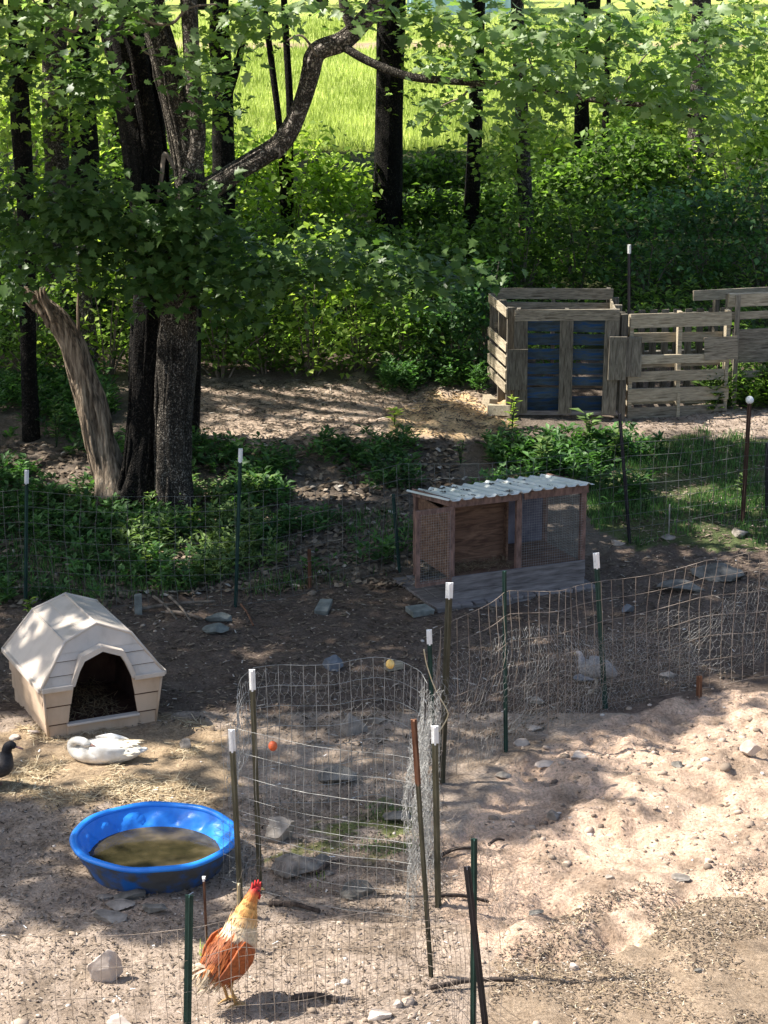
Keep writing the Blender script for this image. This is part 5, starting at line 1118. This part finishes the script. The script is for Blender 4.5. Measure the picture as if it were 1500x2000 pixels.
rust = (.40,.10,.025); gold = (.70,.38,.12); cream = (.66,.52,.34); dk = (.12,.05,.025); face = (.5,.03,.03); buff = (.55,.40,.24)
RC = G(461,1958); ro = empty('rooster', (RC.x, RC.y, gz(RC)), math.radians(38), 'orange and white rooster standing tall behind nearest wire fence', 'rooster')
RS = 1.0
rings = [(-.20,0,.245,.02,.03,buff),(-.185,0,.25,.07,.075,buff),(-.13,0,.265,.105,.115,rust),(-.06,0,.31,.125,.14,rust),(.0,0,.37,.128,.135,rust),(.035,0,.435,.11,.115,cream),(.06,0,.50,.085,.095,cream),(.085,0,.56,.065,.075,gold),(.11,0,.62,.045,.052,gold),(.135,0,.665,.034,.038,(.62,.2,.05)),(.155,0,.695,.030,.033,face),(.18,0,.70,.020,.022,face),(.192,0,.698,.008,.01,face)]
loft(rings, 20, 5).build('body', mat['plumage'], ro, True, colors=True)
def featherset(name, P, D, Nn, L, Wd, m, parent, v=None):
    n = len(P); return batch(name, leaf_t(1, .5, .05), P, rots(Nn, D), np.stack([L, Wd, L*.3], 1), mat[m], parent, v)
def around(cx, cz, rw, rh, tx, tz, n, spread=.03, lo=0, hi=6.283):
    """points on a ring of the body in local xz with ring axis (tx,tz)"""
    a = RN.uniform(lo, hi, n); t = np.array([tx, 0, tz]); t = t/np.linalg.norm(t); u = np.cross(t, np.array([0, 1., 0])); f = RN.randn(n, 1)*spread
    Nn = np.cos(a)[:, None]*np.array([[0, 1., 0]])+np.sin(a)[:, None]*u[None]; P = np.array([[cx, 0, cz]])+f*t[None]+np.cos(a)[:, None]*np.array([[0, rw, 0]])+np.sin(a)[:, None]*u[None]*rh; return P, Nn, -t[None]+Nn*.05+RN.randn(n, 3)*.07
for (cx, cz, rw, rh, n, L, Wd, m, v0, v1) in ((.125,.65,.040,.046,110,.07,.011,'feather_rust',.6,1),(.11,.615,.050,.056,120,.10,.012,'feather_gold',.0,.35),(.09,.57,.066,.074,150,.12,.013,'feather_gold',.1,.7),(.07,.53,.082,.090,150,.12,.014,'feather_gold',.4,1),(.045,.46,.10,.108,130,.10,.020,'feather_cream',.2,1),
        (.0,.385,.126,.132,170,.08,.030,'feather_rust',.1,.7),(-.05,.325,.126,.140,190,.085,.030,'feather_rust',.0,.6),(-.11,.28,.110,.120,170,.09,.024,'feather_rust',.1,.9),(-.165,.255,.085,.09,60,.10,.03,'feather_cream',.0,.5)):
    P, Nn, Dd = around(cx, cz, rw, rh, .45, .9 if cz > .4 else .5, n, .02); featherset('feathers', P, Dd, Nn, np.full(n, L)*RN.uniform(.7, 1.2, n), np.full(n, Wd), m, ro, RN.uniform(v0, v1, n))
for s in (-1, 1):
    mb = loft([(.03,s*.118,.42,.006,.05,rust),(-.02,s*.138,.37,.012,.08,rust),(-.09,s*.135,.30,.012,.075,(.35,.10,.03)),(-.17,s*.10,.235,.006,.03,(.2,.06,.03))], 12, 4); mb.build('wing', mat['plumage'], ro, True, colors=True)
P, Nn, Dd = around(-.18, .26, .06, .07, .9, .1, 46, .01); Dd = np.array([[-.8, 0, -.15]])+RN.randn(46, 3)*.28; featherset('tail_feathers', P, Dd, Nn, RN.uniform(.09, .17, 46), np.full(46, .035), 'feather_cream', ro, RN.uniform(0, .8, 46))
def bird_leg(parent, x, y, ztop, m, r=.009, ft=.055, lean=0):
    mb = MB(); mb.tube([(x-.02, y, ztop), (x-.035, y, ztop*.55), (x+lean, y, .015)], [r*2.2, r*1.1, r], 8)
    for an in (-.5, 0, .5, 3.14): mb.tube([(x+lean, y, .014), (x+lean+math.cos(an)*ft*.6, y+math.sin(an)*ft*.6, .012), (x+lean+math.cos(an)*ft, y+math.sin(an)*ft, .003)], [r, r*.75, r*.3], 6)
    return mb.build('leg', mat[m], parent, True)
for s in (-1, 1): bird_leg(ro, -.03, s*.045, .25, 'leg_yellow', .010, .07)
mb = MB()
V = [(.125,0,.715),(.135,0,.755),(.148,0,.730),(.156,0,.765),(.168,0,.735),(.178,0,.762),(.186,0,.728),(.196,0,.742),(.195,0,.705),(.16,0,.700)]
mb.add([(x, -.005, z) for x, y, z in V]+[(x, .005, z) for x, y, z in V], [tuple(range(10)), tuple(range(10, 20))[::-1]]+[(i, (i+1) % 10, (i+1) % 10+10, i+10) for i in range(10)]); mb.build('comb', mat['comb'], ro)
for s in (-1, 1): mb = MB(); mb.tube([(.172, s*.012, .69), (.175, s*.015, .665), (.172, s*.014, .64)], [.006, .016, .008], 8, flat=.5); mb.build('wattle', mat['comb'], ro, True)
mb = MB(); mb.tube([(.185, 0, .698), (.205, 0, .694), (.222, 0, .682)], [.011, .008, .002], 8); mb.build('beak', mat['beak'], ro, True)
for s in (-1, 1): mb = MB(); mb.tube([(.163, s*.024, .702), (.163, s*.031, .702)], .006, 8); mb.build('eye', mat['eye'], ro, True)
# white duck at rest
DC = G(210,1490); wh = (.8,.79,.75); du = empty('white_duck', (DC.x, DC.y+.06, gz(DC)-.015), math.radians(176), 'white duck resting with its head tucked, on straw before the kennel', 'duck'); du.scale = (1, 1.05, .9)
loft([(-.31,0,.13,.01,.01,wh),(-.26,0,.115,.045,.025,wh),(-.18,0,.105,.10,.07,wh),(-.06,0,.10,.135,.10,wh),(.08,0,.095,.135,.105,wh),(.18,0,.09,.11,.095,wh),(.24,0,.10,.07,.075,wh),(.275,.0,.15,.045,.048,wh),(.25,.02,.195,.036,.036,wh),(.19,.05,.205,.036,.034,wh),(.15,.07,.195,.034,.03,wh),(.12,.075,.19,.014,.012,wh)], 20, 5).build('body', mat['white_feather'], du, True)
for s in (-1, 1): loft([(.12,s*.11,.13,.01,.05,wh),(.0,s*.128,.13,.018,.075,wh),(-.12,s*.105,.125,.016,.055,wh),(-.24,s*.04,.115,.006,.02,wh)], 12, 4).build('wing', mat['white_feather'], du, True)
mb = MB(); mb.tube([(.125,.073,.192),(.10,.08,.182),(.07,.085,.172)], [.014,.015,.006], 8, flat=.5); mb.build('bill', mat['bill'], du, True)
n = 150; a = RN.uniform(.3, 2.84, n); xx = RN.uniform(-.2, .15, n); P = np.stack([xx, np.cos(a)*.125*(1-2.5*xx**2), .10+np.sin(a)*.095], 1); Nn = np.stack([np.zeros(n), np.cos(a), np.sin(a)], 1)
featherset('feathers', P, np.array([[-1., 0, .1]])+RN.randn(n, 3)*.15, Nn, np.full(n, .08), np.full(n, .05), 'feather_cream', du, RN.uniform(.85, 1, n))
# dark duck at the edge
BC = G(-14,1535); bl = (.018,.016,.018); br = (.075,.06,.05); bd = empty('dark_duck', (BC.x, BC.y, gz(BC)), math.radians(-6), 'black-headed dark duck facing the kennel straw at the frame edge', 'duck')
loft([(-.30,0,.15,.02,.01,br),(-.24,0,.16,.06,.04,br),(-.12,0,.165,.10,.085,br),(.0,0,.17,.11,.10,br),(.08,0,.19,.085,.095,br),(.11,0,.24,.055,.06,(.05,.045,.045)),(.12,0,.29,.036,.038,bl),(.13,0,.325,.035,.038,bl),(.155,0,.345,.034,.036,bl),(.185,0,.34,.024,.022,bl),(.195,0,.338,.01,.01,bl)], 18, 5).build('body', mat['plumage'], bd, True, colors=True)
mb = MB(); mb.tube([(.185,0,.337),(.215,0,.328),(.25,0,.318)], [.016,.014,.010], 8, flat=.5); mb.build('bill', mat['bill'], bd, True)
for s in (-1, 1): bird_leg(bd, .0, s*.045, .12, 'bill', .008, .06); mb = MB(); mb.tube([(.16, s*.028, .352), (.16, s*.036, .352)], .005, 8); mb.build('eye', mat['eye'], bd, True); loft([(.06,s*.085,.20,.01,.05,br),(-.05,s*.105,.19,.016,.07,(.05,.04,.035)),(-.17,s*.085,.18,.012,.045,(.04,.03,.028)),(-.27,s*.04,.165,.004,.015,bl)], 12, 4).build('wing', mat['plumage'], bd, True, colors=True)
# guinea fowl
gr = (.26,.255,.255); GC = G(1160,1352); gf = empty('guinea_fowl', (GC.x, GC.y, gz(GC)), math.radians(168), 'grey guinea fowl with pale head standing inside the netted run', 'guinea fowl')
loft([(-.19,0,.17,.01,.01,gr),(-.16,0,.185,.05,.045,gr),(-.09,0,.215,.085,.085,gr),(.0,0,.235,.095,.10,gr),(.07,0,.24,.07,.085,gr),(.105,0,.275,.04,.045,gr),(.12,0,.32,.02,.022,(.3,.3,.33)),(.13,0,.35,.018,.02,(.55,.5,.48)),(.155,0,.355,.014,.014,(.6,.5,.45)),(.165,0,.352,.006,.006,(.5,.4,.3))], 18, 5).build('body', mat['plumage'], gf, True, colors=True)
for s in (-1, 1): bird_leg(gf, .01, s*.03, .17, 'leg_grey', .007, .05); loft([(.05,s*.075,.25,.01,.04,gr),(-.03,s*.092,.235,.012,.06,gr),(-.14,s*.05,.19,.006,.03,(.3,.3,.3))], 12, 4).build('wing', mat['plumage'], gf, True, colors=True)
mb = MB(); mb.tube([(.16,0,.352),(.18,0,.345)], [.006,.002], 6); mb.build('beak', mat['beak'], gf, True)
# ---------------------------------------------------------------- single plants one can pick out
def plant(px, py, h, k, label, m='leaf_pale', sz=.11, stems=3, wdt=.34, name='leafy_plant'):
    p = G(px, py); o = empty(name, (p.x, p.y, gz(p)), 0, label, 'plant', 'leafy plants'); mb = MB(); me = raw_mesh('leaf', leaf_t(1, wdt)[0]*sz, leaf_t()[1], mat[m], np.full(5, .7)); me2 = raw_mesh('leaf', leaf_t(1, wdt)[0]*sz, leaf_t()[1], mat[m], np.full(5, .35))
    for s in range(stems):
        a0 = random.uniform(0, 6.28); sp = random.uniform(.02, .12)*h*1.5; top = Vector((math.cos(a0)*sp, math.sin(a0)*sp, h*random.uniform(.7, 1))); st = catmull([Vector((0, 0, -.02)), top*.5+Vector((0, 0, .03)), top], 4); mb.tube(st, [.006, .006, .005, .005, .004, .004, .003, .003, .002], 5)
        for i in range(k):
            f = .2+.8*i/k; q = st[min(int(f*8), 8)]; an = i*2.4+a0; d = Vector((math.cos(an), math.sin(an), .45)); z = Vector((-d.x*.4, -d.y*.4, 1)); R = rots(np.array([z[:]]), np.array([d[:]]))[0]
            l = link('leaf', random.choice((me, me2)), o); l.matrix_basis = Matrix.Translation(q) @ Matrix([[*R[r], 0] for r in range(3)]+[[0, 0, 0, 1]]) @ Matrix.Scale(random.uniform(.6, 1.15), 4)
    mb.build('stems', mat['leaf_weed'], o); return o
for a in [(1395,800,.42,9,'bright leafy plant growing at the foot of the pale pallet end'),(1445,790,.55,10,'tall leafy plant beside the corner post of pallet fence'),(1000,835,.5,10,'leafy plant in front of the bin corner','leaf_sun',.10),
          (1060,920,.42,8,'broad-leaved plant just behind the hutch roof','leaf_pale',.17,3,.5),(1150,880,.45,9,'broad pale-leaved burdock left of the black post','leaf_pale',.18,3,.55),(1205,895,.4,9,'broad leaved plant against the black post','leaf_pale',.15,3,.5),
          (378,1040,.34,9,'sunlit yellow-green weed at the foot of the forked maple','leaf_sun',.10),(455,1040,.38,9,'light green weed leaning on the back fence post','leaf_pale',.10),(490,1090,.42,9,'tall pale weed in front of the back fence post','leaf_pale',.11),
          (110,870,.6,12,'pale sunlit plant between thin dark tree and snag','leaf_pale',.12),(1260,1010,.3,8,'small pale weed beyond the black fence post','leaf_pale',.08),(770,835,.22,8,'low broad-leaved plant on the bare soil before sandy heap','leaf_sun',.13,2,.5),
          (1450,985,.35,8,'pale weed climbing by the rusty pipe post','leaf_pale',.08),(290,1130,.32,8,'weed with bright leaves behind the kennel','leaf_sun',.09),(60,1215,.3,8,'light green weed touching the kennel rear','leaf_sun',.09),(880,735,.6,12,'ferny pale plant beside the pallet bin','leaf_pale',.13,4,.3),(900,905,.3,8,'lone weed on the shaded ground before sandy heap','leaf_pale',.09)]: plant(*a)
# ---------------------------------------------------------------- beyond the meadow
def shed(px0, px1, pyb, y, label, m, h=3.2, name='metal_shed'):
    a = W(px0, pyb, y); b = W(px1, pyb, y); z = float(base_z(0, y)); L = b.x-a.x; o = empty(name, (a.x, y, z-.3), 0, label, 'shed')
    V = []; Fc = []; n = int(L/.06)
    for i in range(n+1): x = L*i/n; yy = .03*(i % 4 < 2); V += [(x, yy, 0), (x, yy, h)]
    for i in range(n): Fc.append((2*i, 2*i+2, 2*i+3, 2*i+1))
    mb = MB(); mb.add(V, Fc); mb.build('wall', mat[m], o); mb = MB(); mb.box((L/2, 2.5, h/2), (L-.1, 4.8, h-.02)); mb.build('shell', mat[m], o)
    mb = MB(); mb.add([(-.2,-.2,h),(L+.2,-.2,h),(L+.2,2.5,h+1),(-.2,2.5,h+1),(-.2,5.2,h),(L+.2,5.2,h)], [(0,1,2,3),(3,2,5,4),(0,3,4),(1,5,2)]); mb.build('roof', mat['shed_roof'], o)
shed(795,1010,70,70,'pale blue ribbed metal shed beyond the meadow, mostly behind leaves','shed_wall')
shed(466,505,70,72,'small whitish shed glimpsed past the dark trunk beyond the meadow','shed_white', 2.2)
for i, (x, y, s) in enumerate(((-13,74,1),(-9,76,1.2),(-6.2,74,.9),(-2.2,77,1.1),(.3,79,1),(7,74,1.1),(10,76,1.2),(13.5,73,1),(17,77,1.1),(-17,76,1.1))):
    z = float(base_z(x, y)); o = empty('far_tree', (x, y, z), 0, ('leafy tree at the far meadow edge, outermost toward the left corner','leafy tree at the far meadow edge behind the thin dark tree','leafy tree at the far meadow edge behind the grey trunk','leafy tree at the far meadow edge right of the whitish shed','leafy tree at the far meadow edge beside the thick black trunk','leafy tree at the far meadow edge past the blue shed','leafy tree at the far meadow edge above the pallet fence','leafy tree at the far meadow edge behind the stout brown trunk','farthest leafy tree at the meadow edge on the right','farthest leafy tree at the meadow edge on the left')[i], 'tree', 'line of trees beyond the meadow'); mb = MB(); mb.tube([(0, 0, -.2), (.1, 0, 2), (0, 0, 4.5)], [.25, .2, .1], 8); mb.build('trunk', mat['bark_dark'], o)
    nc = 60; C = rnd_dir(nc)*RN.rand(nc, 1)**.4*np.array([2.4, 2, 2.6])*s+np.array([0, 0, 3.6*s]); P = np.repeat(C, 35, 0)+RN.randn(nc*35, 3)*.32; leaves('crown', P, .28, mat['leaf_bush'], o, .8)['kind'] = 'stuff'
print('verts', sum(len(m.vertices) for m in bpy.data.meshes), 'tris', sum(len(m.loops)-2*len(m.polygons) for m in bpy.data.meshes), 'objects', len(COL.objects), 'canopy', len(CAN))
